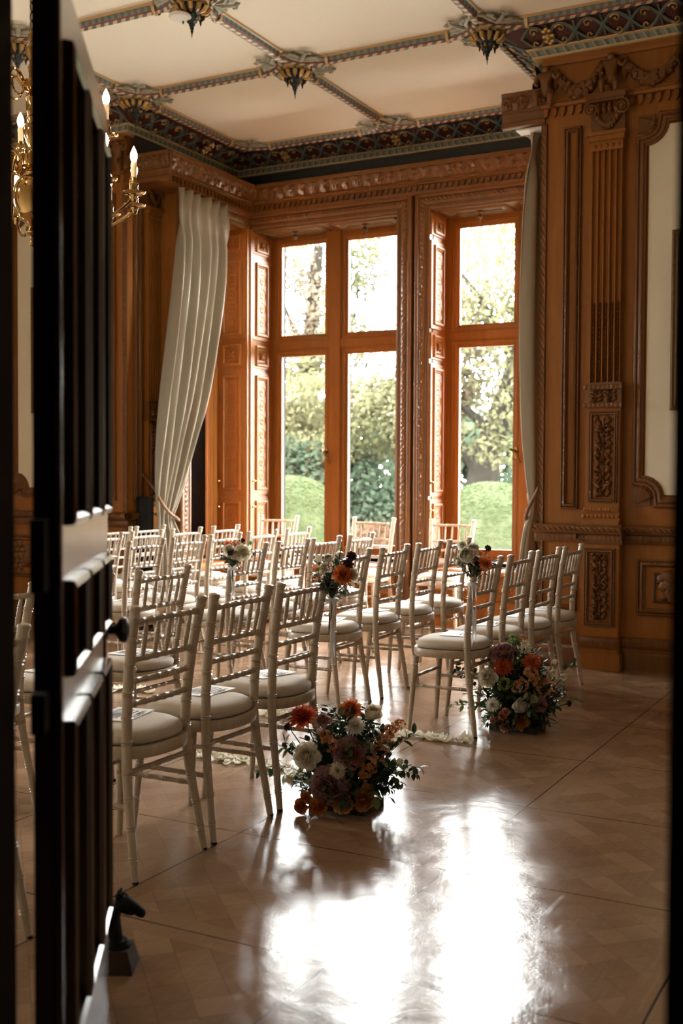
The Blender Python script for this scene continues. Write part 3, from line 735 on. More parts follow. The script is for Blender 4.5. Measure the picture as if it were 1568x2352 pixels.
# pierced lattice and gilt scrolls on the sloping frieze
lat, gil = MB(), MB()
def fr_pt(p, nn, t, e=0.0):      # t = 0 at the lower edge, 1 at the upper edge, e = distance off the slope
    d = .09 + .185 * t; z = 4.475 + .10 * t
    return Vector((p.x + nn.x*(d + e*.475), p.y + nn.y*(d + e*.475), z - e*.88))
CELL = .40
for i in range(len(outline) - 1):
    p0, p1 = Vector(outline[i]), Vector(outline[i+1]); L = (p1 - p0).length; d = (p1 - p0)/L; nn = Vector((-d.y, d.x))
    convexA = i in (1, 4); lo = .0; hi = L
    if i == 0: hi = L + .1
    if i == 4: lo = -.1
    if i == 1: lo, hi = -.1, L - .12
    if i == 2: lo, hi = .12, L - .12
    if i == 3: lo, hi = .12, L + .1
    if i == 0 and False: pass
    k = max(1, round((hi - lo) / CELL)); c = (hi - lo)/k
    for j in range(k):
        s0 = lo + c*j
        P = lambda u, t, e=.008: fr_pt(p0 + d*(s0 + c*u), nn, t, e)
        for sg in (0, 1):
            lat.tube([P(q/12, .5 + (.42 if sg else -.42)*math.sin(2*PI*q/12)) for q in range(13)], .019, 6, flat=.5)
        lat.tube([P(0, .06), P(.0, .5), P(.0, .94)], .010, 5); lat.tube([P(.5, .06), P(.5, .5), P(.5, .94)], .008, 5)
        for (u0, t0, mx, my) in ((.25, .72, 1, 1), (.25, .26, 1, -1), (.75, .72, -1, 1), (.75, .26, -1, -1)):
            sp_ = []
            for q in range(15):
                an = q*.42 + (.4); r = .17*(1 - q/16)
                sp_.append(P(u0 + mx*r*.55*math.cos(an), t0 + my*r*math.sin(an)*1.15, .014))
            gil.tube(sp_, [.009*(1 - .5*q/14) for q in range(15)], 5)
            gil.ell(sp_[-1], (.011, .011, .009), 6, 4)
        if j % 3 == 1:
            c0 = P(.5, .5, .016)
            for q in range(8): gil.ell(P(.5 + .075*math.cos(q*PI/4), .5 + .30*math.sin(q*PI/4), .018), (.022, .022, .016), 6, 4)
            gil.ell(c0, (.028, .028, .03), 8, 5)
lat.build('lattice', M['teal'], tr2); gil.build('gilt_scrolls', M['gold'], tr2)

# ------------------------------------------------------------------ ceiling ribs, junctions, pendants
tr1 = empty('trim_3', (0, 0, 0), 0, 'painted plaster ribs dividing the cream ceiling into panels', 'ceiling ribs', kind='structure')
XG = [-9.32, -7.7, -6.1, -4.52, -2.92, -1.32, .28]; YG = [1.9, 3.54, 4.93, 6.31, 7.69]; YT = 9.42
RP = [(-.052, 0), (-.050, -.016), (-.036, -.020), (-.030, -.044), (-.018, -.058), (0, -.064), (.018, -.058), (.030, -.044), (.036, -.020), (.050, -.016), (.052, 0)]
TR = lambda a, c, h: (a, c, ZC + h)
RAD = .30
nodes = {}
def link(p, q): nodes.setdefault(p, set()).add(q); nodes.setdefault(q, set()).add(p)
for y in YG:
    for a, c in zip(XG[:-1], XG[1:]): link((a, y), (c, y))
for x in XG:
    for a, c in zip(YG[:-1], YG[1:]): link((x, a), (x, c))
for x in (-6.1, -4.52, -2.92): link((x, 7.69), (x, YT))
link((-6.1, YT), (-4.52, YT)); link((-4.52, YT), (-2.92, YT))
done = set()
for p, qs in nodes.items():
    for q in qs:
        if (q, p) in done: continue
        done.add((p, q)); A, B = Vector(p), Vector(q); d = (B - A).normalized()
        b = MB(); moulding(b, [A + d*RAD, B - d*RAD], RP, TR); 
        for c in (A + d*RAD, B - d*RAD):
            pr2 = [(x*1.22, h*1.15 - .002) for x, h in RP]
            moulding(b, [c - d*.012, c + d*.012], pr2, TR, mi=1)
        b.build('rib', [M['rib'], M['creamline']], tr1)
def spray(mb, c, dirv):
    """leafy scroll ornament lying on the ceiling panel at a junction"""
    n = Vector((dirv.x, dirv.y, 0)).normalized(); t = Vector((-n.y, n.x, 0)); z = Vector((0, 0, -.016))
    c = Vector((c[0], c[1], ZC)) + z
    def L(pts, r): mb.tube([c + n*a + t*e + Vector((0, 0, -h)) for a, e, h in pts], r, 6, flat=.7)
    L([(-.02, 0, .02), (.04, 0, .03), (.10, 0, .02), (.13, 0, .012)], [.016, .020, .016, .012])
    for s in (-1, 1):
        L([(.12, 0, .015), (.15, .018*s, .014), (.155, .045*s, .012), (.135, .05*s, .012), (.13, .032*s, .012)], [.013, .013, .011, .009, .007])
        L([(.0, .015*s, .02), (.045, .07*s, .025), (.055, .13*s, .015), (.045, .185*s, .012)], [.014, .022, .016, .011])
        L([(.045, .185*s, .012), (.03, .21*s, .012), (.008, .20*s, .012), (.012, .178*s, .012)], [.012, .011, .010, .008])
        L([(.05, .03*s, .02), (.085, .075*s, .02), (.075, .115*s, .012)], [.014, .017, .008])
    mb.lathe([(.05, 0), (.052, -.015), (.035, -.03), (.012, -.036), (.001, -.038)], 10, T=Matrix.Translation(c + Vector((0, 0, .012)) - n*.05) )
for p, qs in nodes.items():
    if p[0] < -8 or p[0] > -1: continue
    P = Vector(p); dirs = sorted([(Vector(q) - P).normalized() for q in qs], key=lambda v: math.atan2(v.y, v.x))
    b = MB(); sp2 = MB()
    m = len(dirs)
    for i in range(m):
        d1, d2 = dirs[i], dirs[(i+1) % m]
        dot = d1.dot(d2); cr_ = d1.x*d2.y - d1.y*d2.x
        if abs(dot) < .3 and cr_ > 0:
            C0 = P + (d1 + d2)*RAD
            a0 = math.atan2(-d2.y, -d2.x); pts = []
            # quarter arc from rib 1 to rib 2, bulging towards the node
            for k in range(11):
                an = k/10*PI/2
                pts.append(C0 - d2*RAD*math.cos(an) - d1*RAD*math.sin(an))
            moulding(b, pts, [(x*.9, h) for x, h in RP], TR)
            dg = (d1 + d2).normalized(); mid = C0 - dg*RAD
            spray(sp2, mid + dg*.035, dg)
        elif dot < -.9 and m == 3:
            pass
    if m == 3 or m == 2:
        for d1 in dirs:
            for d2 in dirs:
                if d1.dot(d2) < -.9 and d1.x > d2.x - 1e-6: moulding(b, [P + d1*RAD, P + d2*RAD], RP, TR)
    if len(b.v):
        o = b.build('rib_junction', M['rib'], tr1)
    if len(sp2.v): sp2.build('leaf_spray', M['sage'], tr1)
    if m == 4:
        b = MB(); Tn = Matrix.Translation((p[0], p[1], ZC))
        b.lathe([(.135, -.03), (.135, -.05), (.12, -.058), (.12, -.07), (.11, -.074)], 8, 1, T=Tn)
        for k in range(12):       # gilt lobes of the basket
            an = k*PI/6
            b.tube([Tn @ Vector((r*math.cos(an), r*math.sin(an), z)) for r, z in ((.105, -.068), (.120, -.088), (.10, -.112), (.065, -.124))], [.012, .019, .017, .008], 6, 2)
        b.lathe([(.10, -.06), (.108, -.088), (.085, -.115), (.05, -.13), (.042, -.145), (.044, -.158), (.032, -.168)], 12, 0, T=Tn)
        for k in range(4):
            an = k*PI/2 + PI/4
            b.tube([Tn @ Vector((r*math.cos(an), r*math.sin(an), z)) for r, z in ((.075, -.12), (.075, -.145), (.058, -.165), (.06, -.195))], [.013, .014, .010, .003], 6, 0)
        b.lathe([(.036, -.155), (.038, -.172), (.02, -.19), (.022, -.198), (.012, -.208), (.015, -.218), (.008, -.228), (.010, -.238), (.005, -.25), (.001, -.285)], 10, 0, T=Tn)
        for k in range(8):
            an = k*PI/4; b.ell(Tn @ Vector((.045*math.cos(an), .045*math.sin(an), -.15)), (.010, .010, .013), 6, 4, 2)
        b.build('pendant_boss', [M['navy'], M['creamline'], M['gold']], tr1)
b = MB(); b.lathe([(.0, 0), (.075, 0), (.078, -.012), (.07, -.022), (.04, -.026), (.0, -.026)], 20, T=Matrix.Translation((-4.56, 6.23, ZC - .15)))
sd = b.build('smoke_detector', M['white']); tag(sd, 'round white smoke detector hung under a gilt ceiling pendant', 'smoke detector')
# ------------------------------------------------------------------ panelling of the far walls
def volute(mb, T, ca, cb, r, sgn, h0):
    pts = []
    for q in range(30):
        an = q/29*4.4*PI; rr = r*(1 - q/31)
        pts.append(T(ca + sgn*rr*math.cos(an + PI/2)*-1, cb + rr*math.sin(an + PI/2), h0))
    mb.tube(pts, [r*.20*(1 - .5*q/29) for q in range(30)], 6)
    mb.tube([T(ca, cb, h0 - .01), T(ca, cb, h0 + .012)], r*.28, 8)
def bx(mb, T, a0, b0, a1, b1, h0, h1): mb.box((a0, b0, h0), (a1, b1, h1), T=T)
def pilaster(name, label, T, a0, a1, flutes=5, full=True):
    root = empty(name, (0, 0, 0), 0, label, 'pilaster', kind='structure')
    w = a1 - a0; ac = (a0 + a1)/2; ped0, ped1 = a0 - .045, a1 + .02
    P = .085
    # pedestal
    b = MB(); bx(b, T, ped0, 0, ped1, 1.0, 0, P)
    bx(b, T, ped0 - .015, 0, ped1 + .015, .12, 0, P + .02)
    b.build('pedestal', M['oak'], root, smooth=False)
    b = MB(); Tp = lambda a, z, h: T(a, z, h + P)
    moulding(b, [(ped0, .155), (ped1, .155)], [(0, 0), (0, .012), (.07, .02), (.08, .008), (.085, 0)], Tp, relief={1: (6, scrolls(.08, .010))}, ds=.01)
    panel_frame(b, Tp, ped0 + .03, .31, ped1 - .03, .87, .035, .02)
    carved_spray(b, Tp, ped0 + .075, .355, ped1 - .075, .83, 3, .03)
    b.build('carved_panel', M['carved'], root)
    # moulded base, dado cap is the chair rail; block above
    b = MB(); bx(b, T, ped0 + .005, 1.03, ped1 - .005, 1.065, 0, P + .012); bx(b, T, a0 - .02, 1.065, a1 + .02, 1.12, 0, P + .004); bx(b, T, a0 - .012, 1.12, a1 + .012, 1.87, 0, P - .015)
    moulding(b, [(a0 - .035, 1.085), (a1 + .02, 1.085)], [(0, 0), (0, .012), (.028, .012), (.028, 0)], Tp, relief={1: (4, beads(.03, .010))}, ds=.006)
    moulding(b, [(a0 - .025, 1.135), (a1 + .012, 1.135)], [(0, 0), (0, .008), (.026, .008), (.026, 0)], Tp, relief={1: (4, beads(.022, .008))}, ds=.006)
    b.build('base_moulding', M['oak'], root)
    b = MB(); Tq = lambda a, z, h: T(a, z, h + P - .015)
    panel_frame(b, Tq, a0 + .005, 1.195, a1 - .005, 1.845, .03, .02)
    carved_spray(b, Tq, a0 + .04, 1.235, a1 - .04, 1.80, 11, .032)
    b.build('carved_panel', M['carved'], root)
    b = MB(); bx(b, T, a0 - .02, 1.87, a1 + .02, 2.05, 0, P)
    for z in (1.872, 2.0): moulding(b, [(a0 - .03, z), (a1 + .03, z)], [(0, 0), (0, .02), (.035, .02), (.035, 0)], Tp, relief={1: (4, beads(.032, .010))}, ds=.006)
    carved_spray(b, Tp, a0 + .01, 1.915, ac, 1.995, 5, .022, False); carved_spray(b, Tp, ac, 1.915, a1 - .01, 1.995, 6, .022, False)
    b.build('carved_block', M['carved'], root)
    # fluted shaft
    b = MB(); fw = w / flutes
    prof = [(-w/2, 0), (-w/2, P - .02)]
    for k in range(flutes):
        x = -w/2 + fw*(k + .5)
        prof += [(x - fw*.40, P - .02), (x - fw*.34, P - .036), (x - fw*.16, P - .046), (x + fw*.16, P - .046), (x + fw*.34, P - .036), (x + fw*.40, P - .02)]
    prof += [(w/2, P - .02), (w/2, 0)]
    prof = [(-d, h) for d, h in prof][::-1]
    moulding(b, [(ac, 2.05), (ac, 3.74)], prof, T)
    o = b.build('fluted_shaft', M['oak'], root, angle=25)
    b = MB()
    for k in range(flutes):
        x = a0 + fw*(k + .5)
        moulding(b, [(x - fw*.14, 2.06), (x - fw*.14, 2.62)], [(0, P - .044), (0, P - .03), (-fw*.28, P - .03), (-fw*.28, P - .044)], T, relief={1: (4, beads(.035, .012))}, ds=.007)
        b.ell(T(x, 3.72, P - .025), (.012, .012, .02) if True else 0, 8, 6)
    b.build('husk_ornament', M['carved'], root)
    b = MB(); bx(b, T, a0 - .005, 3.69, a1 + .005, 3.755, 0, P - .018); bx(b, T, a0 - .02, 3.755, a1 + .02, 3.80, 0, P + .006); bx(b, T, a0 - .03, 3.79, a1 + .03, 3.815, 0, P + .02)
    for k in range(5): b.ell(T(a0 + w*(k + .5)/5, 3.722, P - .016), (w*.055,)*3, 8, 5)
    b.build('necking', M['oak'], root)
    # ionic capital with swag
    b = MB(); bx(b, T, a0 - .012, 3.815, a1 + .012, 4.03, 0, P - .03); bx(b, T, a0 - .03, 4.035, a1 + .035, 4.075, 0, P + .05); bx(b, T, a0 - .015, 4.02, a1 + .02, 4.04, 0, P + .03)
    volute(b, T, a0 - .0, 3.975, .055, -1, P + .012); volute(b, T, a1 + .0, 3.975, .055, 1, P + .012)
    for k in range(4): b.tube([T(a0 + w*(.22 + .19*k), 4.01, P), T(a0 + w*(.22 + .19*k), 3.975, P + .012), T(a0 + w*(.22 + .19*k), 3.945, P - .01)], [.012, .016, .006], 7)
    for k in range(11):
        q = k/10; x = a0 + .02 + (w - .04)*q; z = 3.945 - .085*math.sin(PI*q)
        b.ell(T(x, z, P - .01), (.02, .018, .024), 6, 5); b.ell(T(x, z - .018, P - .012), (.012, .012, .016), 6, 4)
    b.build('capital', M['carved'], root)
    return root
TFAR = onY(YF)
tp = pilaster('trim_4', 'fluted oak pilaster with carved capital right of the bay', TFAR, -2.215, -2.0)
T_CH = onX(XL)
tl = pilaster('trim_5', 'fluted oak pilaster on the bay cheek behind the left curtain', T_CH, 8.235, 8.41, flutes=5)

# chair rails, skirtings, friezes per wall
def dado(root, T, a0, a1, panel=None, breaks=()):
    b = MB()
    moulding(b, [(a0, .90), (a1, .90)], [(0, 0), (0, .012), (.01, .016), (.06, .02), (.07, .03), (.075, .055), (.085, .06), (.125, .065), (.135, .05), (.135, 0)], T, relief={6: (6, rope(.04, .014)), 2: (3, beads(.032, .008))}, ds=.009)
    b.build('chair_rail', M['carved'], root)
    b = MB()
    moulding(b, [(a0, 0), (a1, 0)], [(0, 0), (0, .03), (.12, .03), (.13, .02), (.155, .02)], T); moulding(b, [(a0, .155), (a1, .155)], [(0, .02), (.07, .03), (.08, .008), (.085, 0)], T, relief={0: (6, scrolls(.08, .010))}, ds=.01)
    b.build('skirting', M['carved'], root)
    if panel:
        b = MB()
        for p0, p1 in panel:
            panel_frame(b, T, p0, .40, p1, .80, .055, .03)
            if p1 - p0 > .35:
                panel_frame(b, T, p0 + .11, .49, p1 - .11, .71, .02, .015, None)
                carved_spray(b, T, p0 + .14, .52, p1 - .14, .68, 8, .02, False)
        b.build('dado_panel', M['carved'], root)
def frieze(root, T, a0, a1, swags, puttos, dents=True):
    b = MB()
    moulding(b, [(a0, 4.055), (a1, 4.055)], [(0, 0), (0, .045), (.02, .05), (.03, .035), (.05, .03), (.055, 0)], T)
    moulding(b, [(a0, 4.36), (a1, 4.36)], [(0, 0), (.0, .02), (.02, .03), (.045, .05), (.06, .05)], T)
    if dents:
        x = a0 + .03
        while x < a1 - .02:
            vs = []
            for z, wd in ((4.052, .017), (4.012, .016), (3.99, .004)):
                for aa, hh in ((x - wd, 0), (x - wd, .028), (x + wd, .028), (x + wd, 0)): vs.append(T(aa, z, hh))
            b.add(vs, [(0,1,5,4),(1,2,6,5),(2,3,7,6),(4,5,9,8),(5,6,10,9),(6,7,11,10),(8,9,10,11)])
            x += .062
    b.build('entablature', M['oak_x'], root, angle=30)
    for (s0, s1, zt, zb) in swags:
        b = MB(); rnd = random.Random(int(abs(s0)*100))
        for k in range(26):
            q = k/25; x = s0 + (s1 - s0)*q; z = zt - (zt - zb)*math.sin(PI*q)**.8; fat = .35 + .65*math.sin(PI*q)
            for _ in range(3):
                r = rnd.uniform(.013, .028)*(.6 + fat*.7)
                b.ell(T(x + rnd.uniform(-.015, .015), z + rnd.uniform(-.035, .035)*fat, .02 + rnd.uniform(0, .03)*fat), (r, r*.8, r*1.1), 6, 4, R=Matrix.Rotation(rnd.uniform(0, 3), 3, 'Y'))
        for x in (s0, s1):
            b.tube([T(x, zt + .02, .02), T(x + .01, zt - .05, .03), T(x - .005, zt - .13, .015)], [.018, .024, .004], 6)
        b.build('carved_garland', M['carved'], root)
    for (x, z) in puttos: putto(root, T, x, z)
def putto(root, T, x, z):
    """small carved child figure sitting on the cornice, one continuous skinned body"""
    pts = {'pel': (0, .07, .05), 'chest': (0, .165, .05), 'neck': (0, .205, .055), 'head': (0, .255, .06), 'lsh': (-.05, .185, .05), 'lel': (-.075, .135, .07), 'lha': (-.045, .10, .10), 'rsh': (.05, .185, .05), 'rel': (.085, .15, .06), 'rha': (.11, .19, .06),
           'lhip': (-.03, .06, .06), 'lkn': (-.055, .045, .12), 'lft': (-.05, -.04, .09), 'rhip': (.03, .06, .06), 'rkn': (.05, .02, .11), 'rft': (.04, -.06, .075)}
    R = {'pel': .042, 'chest': .045, 'neck': .022, 'head': .040, 'lsh': .024, 'lel': .017, 'lha': .013, 'rsh': .024, 'rel': .017, 'rha': .013, 'lhip': .032, 'lkn': .024, 'lft': .017, 'rhip': .032, 'rkn': .024, 'rft': .017}
    ed = [('pel','chest'),('chest','neck'),('neck','head'),('chest','lsh'),('lsh','lel'),('lel','lha'),('chest','rsh'),('rsh','rel'),('rel','rha'),('pel','lhip'),('lhip','lkn'),('lkn','lft'),('pel','rhip'),('rhip','rkn'),('rkn','rft')]
    ks = list(pts); me = bpy.data.meshes.new('carved_putto')
    me.from_pydata([T(x + pts[k][0], z + pts[k][1], pts[k][2]) for k in ks], [(ks.index(a), ks.index(c)) for a, c in ed], [])
    me.materials.append(M['carved'])
    o = bpy.data.objects.new('carved_putto', me); COL.objects.link(o); o.parent = root
    sk = o.modifiers.new('skin', 'SKIN'); 
    for i, k in enumerate(ks):
        me.skin_vertices[0].data[i].radius = (R[k], R[k]) if len(me.skin_vertices) else (0, 0)
    if len(me.skin_vertices): me.skin_vertices[0].data[0].use_root = True
    sk.use_smooth_shade = True
    o.modifiers.new('sub', 'SUBSURF').levels = 2
    o.modifiers['sub'].render_levels = 2
def lunette_panel(root, T, a0, a1, z0, z1, name='panel_moulding'):
    """cream field framed by a carved moulding with hollow quarter-round corners"""
    r = .15
    b = MB(); bx(b, T, a0 + .02, z0 + .02, a1 - .02, z1 - .02, .001, .006); f = b.build('cream_field', M['wallcream'], root, smooth=False)
    path = []
    for (ca, cb, s) in ((a0, z0, 0), (a1, z0, 1), (a1, z1, 2), (a0, z1, 3)):
        st = (PI/2, PI, 3*PI/2, 2*PI)[s]
        for k in range(7):
            an = st - k*PI/12
            path.append((ca + r*math.cos(an), cb + r*math.sin(an)))
    b = MB()
    pr = [(-.075, 0), (-.07, .022), (-.05, .03), (-.042, .02), (-.015, .03), (-.008, .018), (.004, .016), (.010, 0)]
    moulding(b, path, pr, T, closed=True, relief={1: (3, rope(.03, .006)), 3: (4, scrolls(.07, .010))}, ds=.015)
    for (ca, cb, s) in ((a0, z0, 0), (a1, z0, 1), (a1, z1, 2), (a0, z1, 3)):     # fan carving filling each hollow corner
        sa = (1, -1, -1, 1)[s]; sb = (1, 1, -1, -1)[s]
        bx(b, T, min(ca - sa*.06, ca + sa*.06), min(cb - sb*.06, cb + sb*.06), max(ca - sa*.06, ca + sa*.06), max(cb - sb*.06, cb + sb*.06), 0, .012)
        for k in range(5):
            an = PI/2*(k + .5)/5
            b.tube([T(ca - sa*.04, cb - sb*.04, .02), T(ca + sa*.06*math.cos(an), cb + sb*.06*math.sin(an), .035), T(ca + sa*.085*math.cos(an), cb + sb*.085*math.sin(an), .012)], [.008, .017, .010], 6)
    b.build(name, M['carved'], root)
# right of the bay
b = MB()
panel_frame(b, TFAR, -2.435, 1.145, -2.305, 3.90, .045, .035); b.build('panel_moulding', M['carved'], wall_fr)
b = MB(); moulding(b, [(XR + .005, 0), (XR + .005, 3.95)], [(.012, 0), (.012, .012), (-.03, .02), (-.035, 0)], TFAR, relief={1: (5, rope(.06, .014))}, ds=.01); b.build('rope_moulding', M['carved'], wall_fr)
b = MB(); panel_frame(b, TFAR, -2.50, .40, -2.31, .82, .045, .03); b.build('dado_panel', M['carved'], wall_fr)
lunette_panel(wall_fr, TFAR, -1.845, -.55, 1.235, 3.85)
b = MB(); panel_frame(b, TFAR, -.38, 1.145, -.25, 3.90, .045, .035); panel_frame(b, TFAR, .0, 1.2, 1.3, 3.8, .06, .03); b.build('panel_moulding', M['carved'], wall_fr)
dado(wall_fr, TFAR, XR - .025, WXR, [(-1.87, -1.15), (-1.05, -.33), (0, 1.3)])
frieze(wall_fr, TFAR, XR, WXR, [(-2.50, -2.17, 4.31, 4.14), (-2.0, -1.62, 4.31, 4.15), (-1.5, -1.1, 4.31, 4.15)], [(-2.09, 4.115), (-2.565, 4.10), (-1.56, 4.115)])
b = MB(); Tped = lambda a, z, h: TFAR(a, z, h + .085)
moulding(b, [(-2.285, .90), (-1.955, .90)], [(0, 0), (0, .012), (.01, .016), (.06, .02), (.07, .03), (.075, .055), (.085, .06), (.125, .065), (.135, .05), (.135, 0)], Tped, relief={6: (6, rope(.04, .014)), 2: (3, beads(.032, .008))}, ds=.009)
b.box((-2.285, YF - .085 - .05, .93), (-2.28, YF, 1.035)); b.box((-1.96, YF - .085 - .05, .93), (-1.955, YF, 1.035)); b.box((-2.28, YF - .135, 1.03), (-1.96, YF, 1.04))
b.build('chair_rail', M['carved'], wall_fr)
# left of the bay
b = MB()
panel_frame(b, TFAR, -6.68, 1.145, -6.56, 3.9, .045, .035); panel_frame(b, TFAR, -6.9, 1.145, -6.76, 3.9, .045, .035); b.build('panel_moulding', M['carved'], wall_fl)
b = MB(); moulding(b, [(XL - .005, 0), (XL - .005, 3.95)], [(.035, 0), (.03, .02), (-.012, .012), (-.012, 0)], TFAR, relief={1: (5, rope(.06, .012))}, ds=.01); b.build('rope_moulding', M['carved'], wall_fl)
lunette_panel(wall_fl, TFAR, -7.76, -7.08, 1.235, 3.85)
lunette_panel(wall_fl, TFAR, -9.4, -8.0, 1.235, 3.85)
dado(wall_fl, TFAR, WXL, XL + .025, [(-8.9, -8.2), (-8.1, -7.4), (-7.02, -6.56)])
frieze(wall_fl, TFAR, WXL, XL, [(-6.95, -6.62, 4.31, 4.14), (-7.5, -7.1, 4.31, 4.15)], [(-6.50, 4.10)])
# cheek of the bay
b = MB(); panel_frame(b, T_CH, 8.085, 1.145, 8.205, 3.85, .04, .03); b.build('panel_moulding', M['carved'], wall_fl)
dado(wall_fl, T_CH, YF - .02, 8.42)
# gilt-framed pictures
def picture(label, T, a0, z0, a1, z1):
    root = empty('framed_picture', T((a0 + a1)/2, z0, 0), 0, label, 'picture')
    o0 = Vector(root.location); T2 = lambda a, z, h: tuple(Vector(T(a, z, h)) - o0)
    b = MB(); moulding(b, rect(a0, z0, a1, z1), [(0, .008), (0, .03), (.015, .045), (.03, .04), (.05, .05), (.065, .03), (.07, .02)], T2, closed=True, relief={1: (3, beads(.02, .004)), 3: (4, scrolls(.06, .006))}, ds=.015); b.build('gilt_frame', M['frame'], root)
    b = MB(); bx(b, T2, a0 + .06, z0 + .06, a1 - .06, z1 - .06, .012, .022); b.build('canvas', M['canvas'], root, smooth=False)
m, t, p = new_mat('dark_oil_canvas'); nn_ = noise(t, coords(t), 2.6, 4, .6)
t.links.new(ramp(t, nn_, [(.3, (.012, .009, .009)), (.55, (.045, .03, .03)), (.75, (.10, .065, .05))]), p.inputs['Base Color']); p.inputs['Roughness'].default_value = .4; M['canvas'] = m
picture('dark oil painting in gilt frame on the cream panel right of the pilaster', lambda a, z, h: TFAR(a, z, h + .006), -1.655, 1.845, -.75, 3.09)
picture('dark framed painting glimpsed at the edge of the hinge gap', lambda a, z, h: TFAR(a, z, h + .006), -7.545, 1.95, -7.15, 3.13)
# ------------------------------------------------------------------ chairs
def ringed(mb, fn, rad, rings, n=12, k=26, mi=0):
    """turned rod along fn(t), t 0..1, radius rad(t), with a pair of beads at every ring position"""
    ts = [(i/k, 1.0) for i in range(k + 1)]
    L = (Vector(fn(1)) - Vector(fn(0))).length
    for r in rings:
        for off, f in ((-.0085, 1.0), (-.0065, 1.16), (-.0035, 1.16), (-.0012, .95), (.0012, .95), (.0035, 1.16), (.0065, 1.16), (.0085, 1.0)):
            ts.append((r + off/L, f))
    ts = sorted(x for x in ts if 0 <= x[0] <= 1)
    mb.tube([fn(t) for t, f in ts], [rad(t)*f for t, f in ts], n, mi)
def lerp3(a, c): return lambda t: tuple(a[i] + (c[i] - a[i])*t for i in range(3))
REAR = [(-.200, .200, 0), (-.178, .190, .15), (-.150, .176, .32), (-.140, .168, .45), (-.145, .171, .60), (-.165, .181, .77), (-.195, .191, .93)]
def rear_at(z):
    for p, q in zip(REAR[:-1], REAR[1:]):
        if z <= q[2] + 1e-9:
            f = (z - p[2])/(q[2] - p[2]); return (p[0] + (q[0]-p[0])*f, p[1] + (q[1]-p[1])*f, z)
    return REAR[-1]
def seat_outline(k, sc=1.0):
    """bell-shaped seat: flat-ish back, rounded front; local x forward"""
    an = 2*PI*k; c, s = math.cos(an), math.sin(an)
    e = 2/3.0
    x = math.copysign(abs(c)**e, c)*.205; y = math.copysign(abs(s)**(2/2.6), s)*.205
    y *= 1.0 + .06*(x/.205)
    return x*sc, y*sc
def make_chair(wood_key):
    root = empty('chiavari_chair')
    Wd = M[wood_key]
    for s in (-1, 1):
        b = MB()
        ringed(b, lambda t: (lambda p: (p[0], p[1]*s, p[2]))(smooth_interp(REAR, t)), lambda t: .0125 + .0058*min(1, t*2.2) - .0012*max(0, t - .6), [.10, .20, .29, .385, .52, .62, .705, .80, .885], 12, 20)
        top = REAR[-1]
        b.lathe([(.017, -.03), (.0155, -.018), (.015, -.012), (.0205, -.004), (.0215, .002), (.019, .008), (.010, .012), (.001, .0125)], 12, T=Matrix.Translation((top[0], top[1]*s, top[2])))
        o = b.build('leg', Wd, root)
        b = MB(); b.lathe([(.0115, 0), (.0125, .002), (.0128, .012), (.001, .012)], 10, T=Matrix.Translation((REAR[0][0], REAR[0][1]*s, 0))); b.build('foot_cap', M['black'], o)
    for s in (-1, 1):
        b = MB(); ringed(b, lerp3((.185, .19*s, 0), (.155, .168*s, .405)), lambda t: .0118 + .006*t, [.30, .62, .88], 12, 8)
        b.build('leg', Wd, root)
    for i, z in enumerate((.885, .752, .678, .598)):
        p = rear_at(z); bow = .012 if i < 2 else .022
        b = MB()
        ringed(b, lambda t: (p[0] - bow*math.sin(PI*t), p[1]*(2*t - 1), z + .004*math.sin(PI*t)), lambda t: .0108, [.08, .22, .36, .5, .64, .78, .92], 9, 12)
        b.build('back_rail', Wd, root)
    pt, pb = rear_at(.885), rear_at(.752)
    for j in range(5):
        f = (j + 1)/6; y = (2*f - 1); bow = .012*math.sin(PI*f)
        b = MB()
        ringed(b, lerp3((pb[0] - bow, pb[1]*y, .752), (pt[0] - bow, pt[1]*y, .885)), lambda t: .0062 + .0030*math.sin(PI*t), [.30, .68], 8, 8)
        b.build('spindle', Wd, root)
    n = 36
    b = MB(); vs = []; fs = []
    for (sc, z) in ((.90, .412), (.985, .410), (1.0, .416), (1.0, .446), (.985, .452), (.90, .452)):
        for k in range(n): x, y = seat_outline(k/n, sc); vs.append((x, y, z))
    R = 6
    fs = [(i*n+k, i*n+(k+1) % n, ((i+1) % R)*n+(k+1) % n, ((i+1) % R)*n+k) for i in range(R) for k in range(n)]
    b.add(vs, fs); b.add([(*seat_outline(k/n, .92), .445) for k in range(n)], [tuple(range(n))])
    b.build('seat_frame', Wd, root)
    b = MB(); vs = []
    prof = [(.90, .451), (.955, .456), (.975, .466), (.97, .478), (.93, .490), (.84, .499), (.68, .5045), (.45, .507), (.2, .508)]
    for sc, z in prof:
        for k in range(n): x, y = seat_outline(k/n, sc); vs.append((x*.955, y*.945, z))
    vs.append((0, 0, .508)); m = len(prof)
    fs = [(i*n+k, i*n+(k+1) % n, (i+1)*n+(k+1) % n, (i+1)*n+k) for i in range(m-1) for k in range(n)] + [((m-1)*n+k, (m-1)*n+(k+1) % n, m*n) for k in range(n)]
    b.add(vs, fs)
    cu = b.build('seat_cushion', M['cushion'], root, angle=180); cu['label'] = 'ivory fabric seat pad'
    fl = lambda s, z: tuple((.185, .19*s, 0)[i] + ((.155, .168*s, .405)[i] - (.185, .19*s, 0)[i])*z/.405 for i in range(3))
    rr = lambda s, z: (rear_at(z)[0], rear_at(z)[1]*s, z)
    for (A, B_, rg) in ((fl(-1, .295), fl(1, .295), (.2, .5, .8)), (rr(-1, .365), rr(1, .365), (.12, .32, .5, .68, .88)), (fl(1, .25), rr(1, .25), (.2, .42, .62, .84)), (fl(-1, .25), rr(-1, .25), (.2, .42, .62, .84))):
        b = MB(); ringed(b, lerp3(A, B_), lambda t: .0092, rg, 9, 4); b.build('stretcher', Wd, root)
    return root

